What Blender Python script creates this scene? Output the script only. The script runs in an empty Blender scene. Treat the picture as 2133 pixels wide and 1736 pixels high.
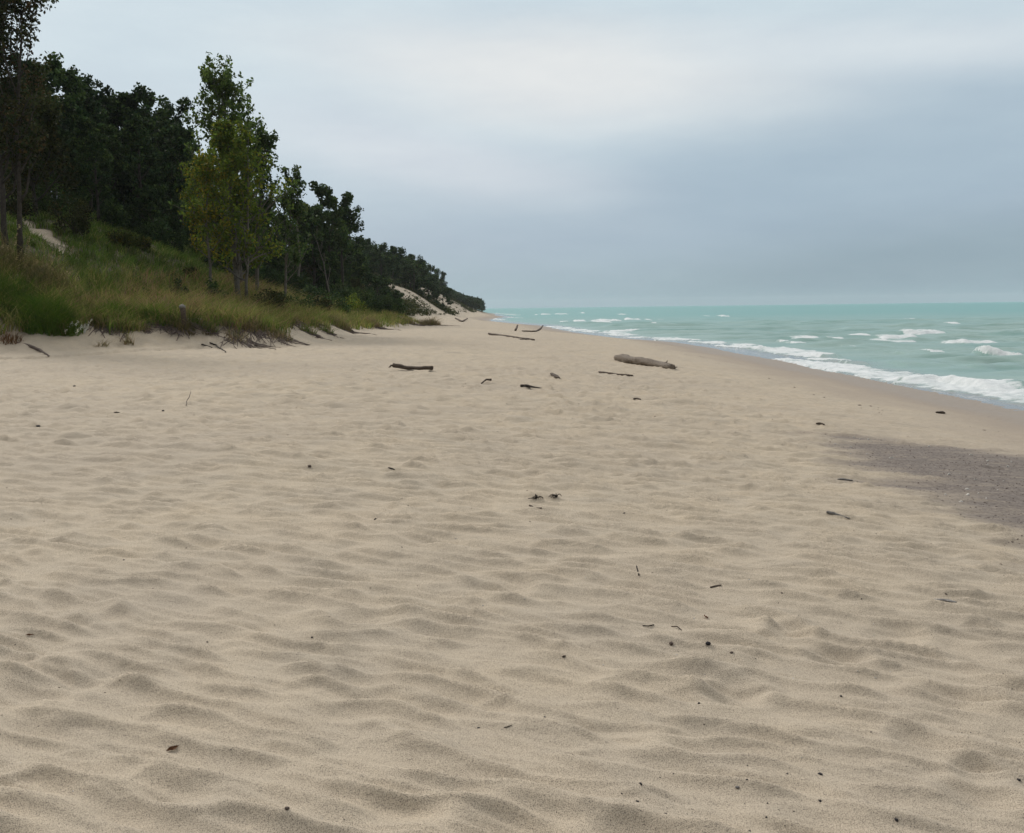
import bpy, math, random
import numpy as np
from mathutils import Vector, Matrix

random.seed(7)
RNG = np.random.default_rng(7)
S = bpy.context.scene
C = S.collection
R = math.radians

# ------------------------------------------------------------------ noise
_perm = np.random.default_rng(99).permutation(512).astype(np.int64)
_perm = np.concatenate([_perm, _perm])
_ang = np.random.default_rng(5).random(512) * 2 * np.pi
_gx, _gy = np.cos(_ang), np.sin(_ang)


def N(x, y, seed=0):
    """2D gradient noise, about -0.7..0.7"""
    x = np.asarray(x, float) + seed * 17.37
    y = np.asarray(y, float) + seed * 5.71
    xi = np.floor(x).astype(np.int64); yi = np.floor(y).astype(np.int64)
    xf = x - xi; yf = y - yi
    u = xf * xf * xf * (xf * (xf * 6 - 15) + 10)
    v = yf * yf * yf * (yf * (yf * 6 - 15) + 10)

    def g(ix, iy, dx, dy):
        h = _perm[(_perm[ix & 511] + iy) & 511]
        return _gx[h] * dx + _gy[h] * dy
    a = g(xi, yi, xf, yf); b = g(xi + 1, yi, xf - 1, yf)
    c = g(xi, yi + 1, xf, yf - 1); d = g(xi + 1, yi + 1, xf - 1, yf - 1)
    return (a + u * (b - a)) * (1 - v) + (c + u * (d - c)) * v


def fbm(x, y, oct=4, seed=0):
    r = 0; a = 1.0; f = 1.0
    for i in range(oct):
        r = r + a * N(x * f, y * f, seed + i * 3); a *= .5; f *= 2.03
    return r


def sst(a, b, x):
    t = np.clip((x - a) / (b - a), 0, 1)
    return t * t * (3 - 2 * t)


# ------------------------------------------------------------------ camera
CAM_Z = 2.62
HAZE = .00011
FW = 2133.0                      # the photograph's coordinates are given on a 2133 x 1736 picture
FPX = (FW / 2) / math.tan(R(26.0))
HOR = 641.0
PITCH = math.atan((868 - HOR) / FPX)
ROLL = R(0.72)
cam_d = bpy.data.cameras.new('camera')
cam = bpy.data.objects.new('camera', cam_d); C.objects.link(cam)
cam_d.sensor_width = 36.0
cam_d.lens = 18.0 / math.tan(R(26.0))
cam_d.clip_start = 0.05; cam_d.clip_end = 30000
cam.matrix_world = Matrix.Translation((0, 0, CAM_Z)) @ Matrix.Rotation(math.pi / 2 - PITCH, 4, 'X') @ Matrix.Rotation(-ROLL, 4, 'Z')
S.camera = cam
_M3 = cam.matrix_world.to_3x3()


def ray(px, py):
    v = _M3 @ Vector(((px - FW / 2) / FPX, (868 - py) / FPX, -1.0))
    return v / v.y               # a step of one metre forward


# ------------------------------------------------------------------ the lie of the land
def interp(tbl):
    a = np.array(tbl, float)
    return lambda y: np.interp(y, a[:, 0], a[:, 1])


_shore = interp([(-50, 12.7), (0, 12.6), (25, 12.35), (51, 12.5), (72, 12.3), (80, 11.0), (88, 8.6), (109, 6.6), (150, 4.6), (170, 1.2), (195, -2.6),
                 (225, -4.5), (260, -3.6), (300, -1.5), (340, -4), (420, -7), (480, -9), (505, -22), (570, -90), (700, -420), (1200, -1200), (6000, -5200)])
_foot = interp([(-50, -62), (10, -42), (30, -29), (38, -23.5), (45, -18.5), (60, -14), (80, -15), (100, -16.5), (118, -16.5), (140, -14), (184, -11.5), (225, -12), (300, -12.5),
                (420, -12), (480, -11.5), (505, -27), (570, -100), (700, -430), (1200, -1210), (6000, -5210)])
_toe = interp([(-50, -70), (15, -50), (28, -34), (35, -24), (39, -18.8), (43, -13), (46, -8.7), (55, -8.9), (74, -9.7), (90, -8.7), (104, -8.2), (110, -9.8), (118, -14), (130, -18), (6000, -5300)])


def smooth_tbl(f, k):
    return lambda y: (f(y - k) + f(y - k / 2) + f(y) + f(y + k / 2) + f(y + k)) / 5


def shore(y):
    y = np.asarray(y, float)
    return smooth_tbl(_shore, 3.0)(y) + .25 * N(y / 9, 0 * y, 3) * np.clip(y / 30, .5, 2)


foot = smooth_tbl(_foot, 4.0)
toe = smooth_tbl(_toe, 1.2)


def toe_dist(x, y):
    sl = (toe(y + .5) - toe(y - .5))
    return (toe(y) + .7 * N(x / 3.1, y / 3.1, 8) - x) / np.sqrt(1 + sl * sl)


def foot_dist(x, y):
    sl = (foot(y + 2) - foot(y - 2)) / 4
    return (foot(y) + 1.6 * N(x / 9, y / 9, 9) - x) / np.sqrt(1 + sl * sl)


def macro(x, y):
    """height of the ground without the small wind ripples"""
    x = np.asarray(x, float); y = np.asarray(y, float)
    s = shore(y) - x
    z = np.where(s < 0, np.maximum(.09 * s, -3.0), 0)
    z = z + .62 * sst(0, 7.5, s) + .40 * sst(5, 17, s)
    z = z + np.clip(s, 0, 40) * .0 + .10 * sst(1, 8, s) * fbm(x / 7, y / 7, 3, 2)
    t = toe_dist(x, y)
    sc = sst(-.3, 3.6, t)
    z = z + sc * (.92 + .22 * N(x / 4, y / 4, 12)) + np.clip(t - 2, 0, 12) * .035 + .16 * sc * N(x / 1.3, y / 1.3, 13) + .10 * sst(-1.5, 1, t) * (1 - sst(3, 5, t)) * N(x / .55 + y * .4, y / 1.4, 14)
    u = foot_dist(x, y)
    slope = .54 + .13 * sst(120, 160, y) - .26 * sst(330, 460, y)
    cap = 13.0 - 4.5 * sst(260, 460, y)
    h = slope * (np.sqrt(u * u + 4) + u) / 2
    h = np.where(u < -6, 0, h)
    h = cap * (1 - np.exp(-h / cap * (1 + .35 * h / cap)))
    z = z + h + sst(0, 8, u) * .9 * fbm(x / 8, y / 8, 3, 15)
    return z


# hollows trodden into the sand long ago (x, y, radius, depth), softened by wind
def _on(px, py, z=1.0):
    d = ray(px, py); k = (z - CAM_Z) / d.z
    return d.x * k, d.y * k


PITS = []
for px, py, r, dp in [(1930, 1452, .13, .030), (2042, 1508, .09, .024), (2050, 1560, .13, .032), (1648, 1252, .11, .04), (1752, 1298, .14, .04), (1530, 1375, .13, .035),
                      (70, 1420, .2, .035), (560, 1240, .18, .03), (1080, 1665, .17, .035), (1330, 1690, .16, .03), (1270, 1460, .16, .025), (300, 1640, .2, .03),
                      (2000, 1360, .16, .03), (1870, 1250, .14, .03), (760, 1260, .2, .03), (1050, 1190, .2, .035), (700, 1720, .2, .03), (1700, 1650, .15, .025),
                      (1180, 1000, .25, .03), (420, 1130, .25, .03), (150, 1250, .22, .03), (900, 1110, .25, .03), (1480, 1100, .2, .03)]:
    x, y = _on(px, py); PITS.append((x, y, r, dp))
for i in range(260):
    y = 2.0 + 16 * random.random() ** 1.3; x = (random.random() * 2 - 1) * (1.5 + .62 * y)
    PITS.append((x, y, random.uniform(.10, .24), random.uniform(.006, .018)))


def crest(t):
    """one ripple: a slow, steepening rise to a sharp crest, then a drop"""
    return np.where(t < .66, (t / .66) ** 2.5, 1 - ((t - .66) / .34) ** 1.1)


def ripples(x, y, fade=None):
    x = np.asarray(x, float); y = np.asarray(y, float)
    if fade is None:
        fade = 0 * y
    s = shore(y) - x
    zone = sst(3.0, 10.0, s) * (1 - sst(0.5, 4, foot_dist(x, y)))
    a = x * .92 - y * .39; b = x * .39 + y * .92

    def lay(lam, warp, seed, la, lb, lo=-.25, hi=.35):
        q = b / lam + warp * N(a / (1.15), b / .8, seed) + .4 * warp * N(a / .42, b / .36, seed + 1)
        m = sst(lo, hi, N(a / la, b / lb, seed + 2))
        return crest(q - np.floor(q)) * m
    h = .041 * lay(.19, 1.05, 20, .46, .26, -.36, .16) * (1 - sst(.6, 1.1, fade / .19))
    h = h + .013 * lay(.105, 1.0, 30, .30, .2, -.15, .25) * (1 - sst(.5, .9, fade / .105))
    h = h + (.012 + .046 * sst(6, 17, y)) * lay(.42, .9, 60, .7, .45, -.4, .25) * (1 - sst(.6, 1.1, fade / .42))
    h = h + .0055 * lay(.085, 1.0, 40, .5, .3, -.1, .3) * (1 - sst(.35, .8, fade / .085))
    h = h + .008 * fbm(a / 1.1, b / .75, 2, 50) + .028 * N(a / 3.2, b / 2.0, 53)
    return h * (.25 + .75 * zone) * (1 - .55 * sst(.3, .8, gravel_mask(x, y)))


def pits(x, y):
    h = np.zeros_like(x)
    for (cx, cy, r, dp) in PITS:
        m = (np.abs(y - cy) < r * 3.2) & (np.abs(x - cx) < r * 3.2)
        if not m.any():
            continue
        d2 = ((x[m] - cx) ** 2 + (y[m] - cy) ** 2) / (r * r)
        h[m] += -dp * np.exp(-d2 * 1.1) + dp * .45 * np.exp(-(np.sqrt(d2) - 1.35) ** 2 * 5)
    return h


def gravel_mask(x, y):
    """the lens of dark pebbly sand lying along the beach"""
    a = (x - 3.6 - .16 * np.maximum(0, y - 11.5)) * .9
    l = ((4.4 - x) * 2.2 + (17.2 - y) * 2.7) / 3.48 * np.clip((x - 3.2) / .9, .3, 1)
    e = (y - 5.6) * .8
    d = np.minimum(np.minimum(a, l), e)
    n = fbm(x / 1.3, y / .8, 4, 70)
    return sst(-.15, 1.1, d + n * .75)


GRID = {}


def ground(x, y):
    """height of the finished sand sheet, read back from its grid"""
    x = np.atleast_1d(np.asarray(x, float)); y = np.atleast_1d(np.asarray(y, float))
    ry, Z, NC = GRID['ry'], GRID['Z'], GRID['NC']
    i = np.clip(np.searchsorted(ry, y) - 1, 0, len(ry) - 2)
    f = np.clip((y - ry[i]) / (ry[i + 1] - ry[i]), 0, 1)
    out = 0
    for k, w in ((i, 1 - f), (i + 1, f)):
        c = (np.clip(x / (3.0 + .74 * np.abs(ry[k])), -1, 1) + 1) / 2 * (NC - 1)
        a = np.clip(np.floor(c).astype(int), 0, NC - 2); t = c - a
        out = out + w * (Z[k, a] * (1 - t) + Z[k, a + 1] * t)
    return out


def mounds(ry, NC, amp):
    """lens-shaped wind mounds: a face hollowed towards the camera side, a curved sharp crest, a gentle back"""
    g = np.random.default_rng(333)
    M = np.zeros((len(ry), NC))
    y = 1.2
    while y < 46:
        band = .06 * y + .25
        n = int((1.5 * y + 6) * band * (11 if y < 20 else 7))
        for _ in range(n):
            cy = y + band * g.random(); cx = (g.random() * 2 - 1) * (2.6 + .66 * cy)
            big = g.random() ** 2.2
            w = .10 + .15 * big + .05 * g.random(); l = .045 + .055 * big + .02 * g.random()
            if y > 10: k_ = 1 + 1.0 * min(1, (y - 10) / 10); w *= k_; l *= k_
            h = (.23 + .13 * g.random()) * l
            th = R(17 + 11 * g.normal()); ca, sa = math.cos(th), math.sin(th); k = g.uniform(.1, .9)
            r0, r1 = np.searchsorted(ry, (cy - w - l, cy + w + 2 * l))
            if r1 - r0 < 2: continue
            W = 3.0 + .74 * abs(cy)
            c0 = max(0, int(((cx - w * 1.1 - l) / (W + .8) + 1) / 2 * (NC - 1)) - 8); c1 = min(NC, int(((cx + w * 1.1 + l) / (W - .0) + 1) / 2 * (NC - 1)) + 9)
            if c1 - c0 < 2: continue
            Y = ry[r0:r1, None]; X = (3.0 + .74 * np.abs(Y)) * np.linspace(-1, 1, NC)[None, c0:c1]
            a = (X - cx) * ca - (Y - cy) * sa; b = (X - cx) * sa + (Y - cy) * ca
            q = a / w
            tp = np.clip(1 - q * q, 0, 1)
            bb = b + k * l * q * q * 1.6 + .12 * l * np.sin(q * 4 + cx * 9)
            p = np.where(bb < 0, np.clip(1 + bb / l, 0, 1) ** 2.3, np.clip(1 - bb / (1.5 * l), 0, 1) ** 1.1)
            M[r0:r1, c0:c1] = np.maximum(M[r0:r1, c0:c1], h * tp * p)
        y += band
    return M * amp


def gz(x, y):
    return float(ground(x, y)[0])


def hit(px, py, ymax=600):
    """where the line of sight through a picture point meets the ground"""
    d = ray(px, py)
    k = np.exp(np.linspace(math.log(2.0), math.log(ymax), 2500))
    z = ground(d.x * k, d.y * k)
    below = np.nonzero(CAM_Z + d.z * k < z)[0]
    i = below[0] if len(below) else len(k) - 1
    x, y = d.x * k[i], d.y * k[i]
    return Vector((x, y, gz(x, y)))


def at(px, dist):
    """ground point under a picture column at a distance"""
    d = ray(px, HOR); x = d.x * dist
    return Vector((x, dist, float(macro(x, dist))))


def z_at(px, py, dist):
    return CAM_Z + ray(px, py).z * dist


# ------------------------------------------------------------------ mesh and object helpers
def mesh(name, verts, quads, mat=None, col=None, attrs=None, smooth=True):
    me = bpy.data.meshes.new(name)
    v = np.ascontiguousarray(verts, np.float32); q = np.ascontiguousarray(quads, np.int32)
    k = q.shape[1]
    me.vertices.add(len(v)); me.vertices.foreach_set('co', v.ravel())
    me.loops.add(q.size); me.loops.foreach_set('vertex_index', q.ravel())
    me.polygons.add(len(q)); me.polygons.foreach_set('loop_start', np.arange(0, q.size, k, dtype=np.int32))
    me.polygons.foreach_set('loop_total', np.full(len(q), k, np.int32))
    if smooth:
        me.polygons.foreach_set('use_smooth', np.ones(len(q), bool))
    if col is not None:
        a = me.attributes.new('tint', 'FLOAT_COLOR', 'POINT')
        a.data.foreach_set('color', np.ascontiguousarray(np.c_[col, np.ones(len(v))], np.float32).ravel())
    for n, arr in (attrs or {}).items():
        a = me.attributes.new(n, 'FLOAT', 'POINT'); a.data.foreach_set('value', np.ascontiguousarray(arr, np.float32))
    me.update(calc_edges=True)
    me.validate()
    if mat:
        me.materials.append(mat)
    return me


def obj(name, me, parent=None, loc=None):
    o = bpy.data.objects.new(name, me); C.objects.link(o)
    if parent:
        o.parent = parent
    if loc is not None:
        o.location = loc
    return o


def tag(o, label, cat, group=None, kind=None):
    if label: o['label'] = label
    if cat: o['category'] = cat
    if group: o['group'] = group
    if kind: o['kind'] = kind
    return o


def thing(name, label, cat, loc=(0, 0, 0), rz=0, group=None):
    o = bpy.data.objects.new(name, None); C.objects.link(o)
    o.location = loc; o.rotation_euler = (0, 0, rz); o.empty_display_size = .2
    return tag(o, label, cat, group)


def copy_thing(src, loc, rz=0, scale=1.0, label=None, group=None):
    r = src.copy(); C.objects.link(r)
    r.location = loc; r.rotation_euler = (0, 0, rz)
    r.scale = (scale,) * 3 if not hasattr(scale, '__len__') else scale
    if label: r['label'] = label
    if group: r['group'] = group
    elif 'group' in r: del r['group']
    for ch in list(src.children):
        c = ch.copy(); C.objects.link(c); c.parent = r
    return r


def tube(path, rad, sides=8, rough=0.0, seed=0, flat=1.0):
    """a tapering limb along a path: returns verts, quads (ends closed to a point)"""
    P = np.array(path, float); n = len(P)
    rad = np.array(rad, float)
    T = np.gradient(P, axis=0); T /= np.linalg.norm(T, axis=1)[:, None] + 1e-9
    ref = np.array([0, 0, 1.0]) if abs(T[0][2]) < .9 else np.array([1.0, 0, 0])
    A = np.cross(T, ref); A /= np.linalg.norm(A, axis=1)[:, None] + 1e-9
    B = np.cross(A, T)
    th = np.arange(sides) * 2 * np.pi / sides
    rr = rad[:, None] * np.ones(sides)
    if rough:
        g = np.random.default_rng(seed)
        rr = rr * (1 + rough * N(np.arange(n)[:, None] * .35 + seed, np.cos(th)[None] * 1.2 + np.sin(th)[None] * 2.3 + seed * 2) * 1.6 + rough * .25 * g.normal(size=(n, sides)))
    V = P[:, None] + rr[..., None] * (np.cos(th)[None, :, None] * A[:, None] + flat * np.sin(th)[None, :, None] * B[:, None])
    V = V.reshape(-1, 3)
    q = []
    for i in range(n - 1):
        for j in range(sides):
            k = (j + 1) % sides
            q.append((i * sides + j, i * sides + k, (i + 1) * sides + k, (i + 1) * sides + j))
    # close both ends with a centre vertex and quads of two steps
    for end, off in ((0, 0), (n - 1, (n - 1) * sides)):
        c = len(V); V = np.vstack([V, P[end] + T[end] * rad[end] * (.25 if end else -.25)])
        for j in range(0, sides, 2):
            a, b, d = off + j, off + (j + 1) % sides, off + (j + 2) % sides
            q.append((c, a, b, d) if end else (c, d, b, a))
    return V, np.array(q)


def join(parts):
    V = []; Q = []; n = 0
    for v, q in parts:
        V.append(v); Q.append(np.asarray(q) + n); n += len(v)
    return np.vstack(V), np.vstack(Q)


# ------------------------------------------------------------------ materials
def newmat(name):
    m = bpy.data.materials.new(name); m.use_nodes = True
    nt = m.node_tree; nt.nodes.clear()
    out = nt.nodes.new('ShaderNodeOutputMaterial')
    return m, nt, out


def nd(nt, typ, **kw):
    n = nt.nodes.new(typ)
    for k, v in kw.items():
        if k in ('operation', 'blend_type', 'data_type', 'attribute_name', 'interpolation_type', 'noise_dimensions', 'feature', 'sky_type', 'sun_disc', 'sun_elevation', 'sun_rotation', 'clamp', 'distance'):
            setattr(n, k, v)
        else:
            n.inputs[k].default_value = v
    return n


def lk(nt, a, b):
    nt.links.new(a, b)


def ramp(nt, fac, stops):
    r = nt.nodes.new('ShaderNodeValToRGB')
    e = r.color_ramp.elements
    while len(e) < len(stops): e.new(.5)
    for k, (p, c) in enumerate(stops):
        e[k].position = p; e[k].color = (c[0], c[1], c[2], 1) if hasattr(c, '__len__') else (c, c, c, 1)
    lk(nt, fac, r.inputs[0])
    return r.outputs[0]


def mixc(nt, fac, a, b, mode='MIX'):
    m = nt.nodes.new('ShaderNodeMix'); m.data_type = 'RGBA'; m.blend_type = mode
    for sock, v in ((m.inputs[0], fac), (m.inputs[6], a), (m.inputs[7], b)):
        if hasattr(v, 'is_linked'): lk(nt, v, sock)
        elif hasattr(v, '__len__'): sock.default_value = (v[0], v[1], v[2], 1)
        else: sock.default_value = v
    return m.outputs[2]


def math_(nt, op, a, b=None, clamp=False):
    m = nt.nodes.new('ShaderNodeMath'); m.operation = op; m.use_clamp = clamp
    for i, v in enumerate((a, b)):
        if v is None: continue
        if hasattr(v, 'is_linked'): lk(nt, v, m.inputs[i])
        else: m.inputs[i].default_value = v
    return m.outputs[0]


def noise(nt, vec, scale, detail=4, rough=.55):
    n = nt.nodes.new('ShaderNodeTexNoise')
    n.inputs['Scale'].default_value = scale; n.inputs['Detail'].default_value = detail; n.inputs['Roughness'].default_value = rough
    if vec is not None: lk(nt, vec, n.inputs['Vector'])
    return n.outputs[0]


def attr(nt, name, out=2):
    a = nt.nodes.new('ShaderNodeAttribute'); a.attribute_name = name
    return a.outputs[out]


def coord(nt, scale=None):
    t = nt.nodes.new('ShaderNodeTexCoord').outputs['Object']
    if scale is None: return t
    m = nt.nodes.new('ShaderNodeMapping'); m.inputs['Scale'].default_value = scale; lk(nt, t, m.inputs[0])
    return m.outputs[0]


def sand_material():
    m, nt, out = newmat('beach_sand')
    co = coord(nt)
    grain = noise(nt, co, 260, 3, .8)
    grain2 = noise(nt, co, 95, 4, .7)
    patch = noise(nt, co, 1.6, 5, .6)
    broad = noise(nt, co, .22, 4, .55)
    base = mixc(nt, ramp(nt, patch, [(.35, 0), (.68, 1)]), (.585, .480, .347), (.490, .413, .312))
    base = mixc(nt, ramp(nt, broad, [(.35, 0), (.7, .7)]), base, (.485, .405, .312))
    base = mixc(nt, ramp(nt, grain, [(.37, 1), (.52, 0)]), base, (.10, .085, .072))
    base = mixc(nt, ramp(nt, grain2, [(.58, 0), (.72, .35)]), base, (.60, .52, .40))
    base = mixc(nt, ramp(nt, grain2, [(.30, .35), (.42, 0)]), base, (.22, .185, .15))
    # dark pebbly lens
    gv = attr(nt, 'gravel')
    gn = noise(nt, co, 26, 5, .75)
    dark = mixc(nt, ramp(nt, gn, [(.35, 0), (.65, 1)]), (.115, .094, .082), (.235, .198, .168))
    st = nt.nodes.new('ShaderNodeMapping'); st.inputs['Scale'].default_value = (2.2, 6.5, 1); lk(nt, co, st.inputs[0])
    gm = math_(nt, 'MULTIPLY', gv, ramp(nt, noise(nt, st.outputs[0], 1.2, 6, .7), [(.25, .55), (.50, 1)]))
    base = mixc(nt, gm, base, dark)
    # damp and wet sand by the water
    wet = attr(nt, 'wet')
    base = mixc(nt, wet, base, (.135, .110, .090))
    damp = attr(nt, 'damp')
    base = mixc(nt, damp, base, (.31, .252, .198))
    # soil and litter under grass and trees
    soil = attr(nt, 'soil')
    sn = noise(nt, co, 2.2, 6, .7)
    sm = math_(nt, 'MULTIPLY', soil, ramp(nt, sn, [(.30, .55), (.55, 1)]))
    base = mixc(nt, sm, base, mixc(nt, ramp(nt, noise(nt, co, 9, 5, .7), [(.3, 0), (.7, 1)]), (.045, .045, .020), (.11, .095, .05)))
    p = nt.nodes.new('ShaderNodeBsdfPrincipled')
    lk(nt, base, p.inputs['Base Color'])
    r = math_(nt, 'SUBTRACT', .95, math_(nt, 'MULTIPLY', wet, .38)); lk(nt, r, p.inputs['Roughness'])
    p.inputs['Specular IOR Level'].default_value = .25
    b = nt.nodes.new('ShaderNodeBump'); b.inputs['Strength'].default_value = .35; b.inputs['Distance'].default_value = .004
    lk(nt, math_(nt, 'ADD', grain2, math_(nt, 'MULTIPLY', grain, .5)), b.inputs['Height'])
    b2 = nt.nodes.new('ShaderNodeBump'); b2.inputs['Strength'].default_value = .28; b2.inputs['Distance'].default_value = .02
    b3 = nt.nodes.new('ShaderNodeBump'); b3.inputs['Strength'].default_value = .3; b3.inputs['Distance'].default_value = .05
    m3 = nt.nodes.new('ShaderNodeMapping'); m3.inputs['Rotation'].default_value = (0, 0, R(17)); m3.inputs['Scale'].default_value = (1.6, 5.2, 1); lk(nt, co, m3.inputs[0])
    lk(nt, noise(nt, m3.outputs[0], 1.0, 5, .55), b3.inputs['Height']); lk(nt, b2.outputs[0], b3.inputs['Normal'])
    lk(nt, noise(nt, co, 14, 5, .62), b2.inputs['Height']); lk(nt, b.outputs[0], b2.inputs['Normal'])
    lk(nt, b3.outputs[0], p.inputs['Normal'])
    lk(nt, p.outputs[0], out.inputs[0])
    return m


def water_material():
    m, nt, out = newmat('lake_water')
    co = coord(nt)
    sh = attr(nt, 'shallow'); fo = attr(nt, 'foam'); far = attr(nt, 'far')
    st = nt.nodes.new('ShaderNodeMapping'); st.inputs['Scale'].default_value = (.35, 1.0, 1); lk(nt, co, st.inputs[0])
    n1 = noise(nt, st.outputs[0], .16, 5, .6)
    col = mixc(nt, ramp(nt, n1, [(.35, 0), (.65, 1)]), (.125, .255, .222), (.235, .345, .300))
    col = mixc(nt, far, col, (.042, .255, .225))
    col = mixc(nt, sh, col, (.20, .185, .165))
    n3 = noise(nt, st.outputs[0], 2.6, 7, .72)
    n4 = noise(nt, co, 5.5, 6, .75)
    nn = math_(nt, 'ADD', math_(nt, 'MULTIPLY', n3, .8), math_(nt, 'MULTIPLY', n4, .8))
    f1 = math_(nt, 'SUBTRACT', math_(nt, 'ADD', math_(nt, 'MULTIPLY', fo, 1.15), nn), 1.30)
    fm = ramp(nt, f1, [(.0, 0), (.30, .85), (.5, 1)])
    p = nt.nodes.new('ShaderNodeBsdfPrincipled')
    lk(nt, col, p.inputs['Base Color'])
    lk(nt, math_(nt, 'SUBTRACT', .30, math_(nt, 'MULTIPLY', sh, .2)), p.inputs['Roughness'])
    p.inputs['IOR'].default_value = 1.333
    p.inputs['Specular IOR Level'].default_value = .5
    b = nt.nodes.new('ShaderNodeBump'); b.inputs['Strength'].default_value = .6; b.inputs['Distance'].default_value = .12
    lk(nt, noise(nt, st.outputs[0], 1.1, 6, .6), b.inputs['Height'])
    calm = math_(nt, 'SUBTRACT', .6, math_(nt, 'MULTIPLY', sh, .5)); lk(nt, calm, b.inputs['Strength'])
    lk(nt, b.outputs[0], p.inputs['Normal'])
    w = nt.nodes.new('ShaderNodeBsdfPrincipled')
    lk(nt, mixc(nt, ramp(nt, n3, [(.3, 0), (.6, 1)]), (.50, .545, .54), (.72, .735, .73)), w.inputs['Base Color'])
    w.inputs['Roughness'].default_value = .8
    bb = nt.nodes.new('ShaderNodeBump'); bb.inputs['Strength'].default_value = .7; bb.inputs['Distance'].default_value = .08
    lk(nt, noise(nt, co, 5, 6, .7), bb.inputs['Height']); lk(nt, bb.outputs[0], w.inputs['Normal'])
    mx = nt.nodes.new('ShaderNodeMixShader')
    lk(nt, fm, mx.inputs[0]); lk(nt, p.outputs[0], mx.inputs[1]); lk(nt, w.outputs[0], mx.inputs[2])
    lk(nt, mx.outputs[0], out.inputs[0])
    return m


def leaf_material(name, trans=.25, rough=.6):
    m, nt, out = newmat(name)
    c = attr(nt, 'tint', 0)
    v = mixc(nt, ramp(nt, noise(nt, coord(nt), 1.3, 3), [(.35, 0), (.65, .5)]), c, mixc(nt, 1.0, c, (1.35, 1.22, .8), 'MULTIPLY'))
    p = nt.nodes.new('ShaderNodeBsdfPrincipled')
    lk(nt, v, p.inputs['Base Color']); p.inputs['Roughness'].default_value = rough; p.inputs['Specular IOR Level'].default_value = .04
    t = nt.nodes.new('ShaderNodeBsdfTranslucent'); lk(nt, v, t.inputs[0])
    mx = nt.nodes.new('ShaderNodeMixShader'); mx.inputs[0].default_value = trans
    lk(nt, p.outputs[0], mx.inputs[1]); lk(nt, t.outputs[0], mx.inputs[2]); lk(nt, mx.outputs[0], out.inputs[0])
    return m


def wood_material(name, c1, c2, scale=6, stretch=(1, 1, 1), bump=.5):
    m, nt, out = newmat(name)
    co = coord(nt, stretch)
    n = noise(nt, co, scale, 6, .7); n2 = noise(nt, co, scale * 5, 4, .7)
    col = mixc(nt, ramp(nt, n, [(.32, 0), (.66, 1)]), c1, c2)
    col = mixc(nt, ramp(nt, n2, [(.35, .6), (.5, 0)]), col, tuple(x * .35 for x in c1))
    p = nt.nodes.new('ShaderNodeBsdfPrincipled'); lk(nt, col, p.inputs['Base Color'])
    p.inputs['Roughness'].default_value = .85; p.inputs['Specular IOR Level'].default_value = .2
    b = nt.nodes.new('ShaderNodeBump'); b.inputs['Strength'].default_value = bump; b.inputs['Distance'].default_value = .02
    lk(nt, n2, b.inputs['Height']); lk(nt, b.outputs[0], p.inputs['Normal'])
    lk(nt, p.outputs[0], out.inputs[0])
    return m


SAND = sand_material()
WATER = water_material()
LEAF = leaf_material('leaf', .18)
LEAF_LIGHT = leaf_material('poplar_leaf', .45)
GRASS = leaf_material('grass_blade', .25, .7)
BARK = wood_material('bark', (.035, .030, .024), (.085, .072, .058), 5)
PALE_BARK = wood_material('pale_bark', (.10, .09, .075), (.20, .18, .15), 5)
DRIFT = wood_material('driftwood', (.115, .09, .07), (.33, .275, .22), 5, stretch=(1.0, 6, 6), bump=.9)
DRIFT_DARK = wood_material('dark_driftwood', (.050, .038, .030), (.16, .12, .09), 6, stretch=(1.2, 6, 6), bump=.8)
DRIFT_GREY = wood_material('grey_driftwood', (.16, .15, .14), (.29, .27, .25), 14)
TWIG = wood_material('twig', (.022, .018, .015), (.07, .055, .042), 30)
STONE_DARK = wood_material('dark_stone', (.022, .021, .024), (.055, .050, .052), 25)
STONE_BROWN = wood_material('brown_stone', (.095, .070, .055), (.17, .13, .11), 25)
STONE_PALE = wood_material('pale_stone', (.40, .37, .33), (.62, .58, .52), 25, bump=.2)
DEAD_LEAF = wood_material('dead_leaf', (.07, .030, .014), (.16, .075, .032), 40)
RED_LEAF = wood_material('red_leaf', (.16, .04, .02), (.30, .09, .05), 40)
ROOTS = wood_material('root_mat', (.095, .072, .062), (.20, .155, .13), 12)


# ------------------------------------------------------------------ the ground sheet
def rows(segments):
    out = []
    for a, b, ratio in segments:
        n = max(2, int(math.log(b / a) / math.log(ratio)))
        out.extend(list(np.exp(np.linspace(math.log(a), math.log(b), n, endpoint=False))))
    out.append(segments[-1][1])
    return np.array(out)


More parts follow.
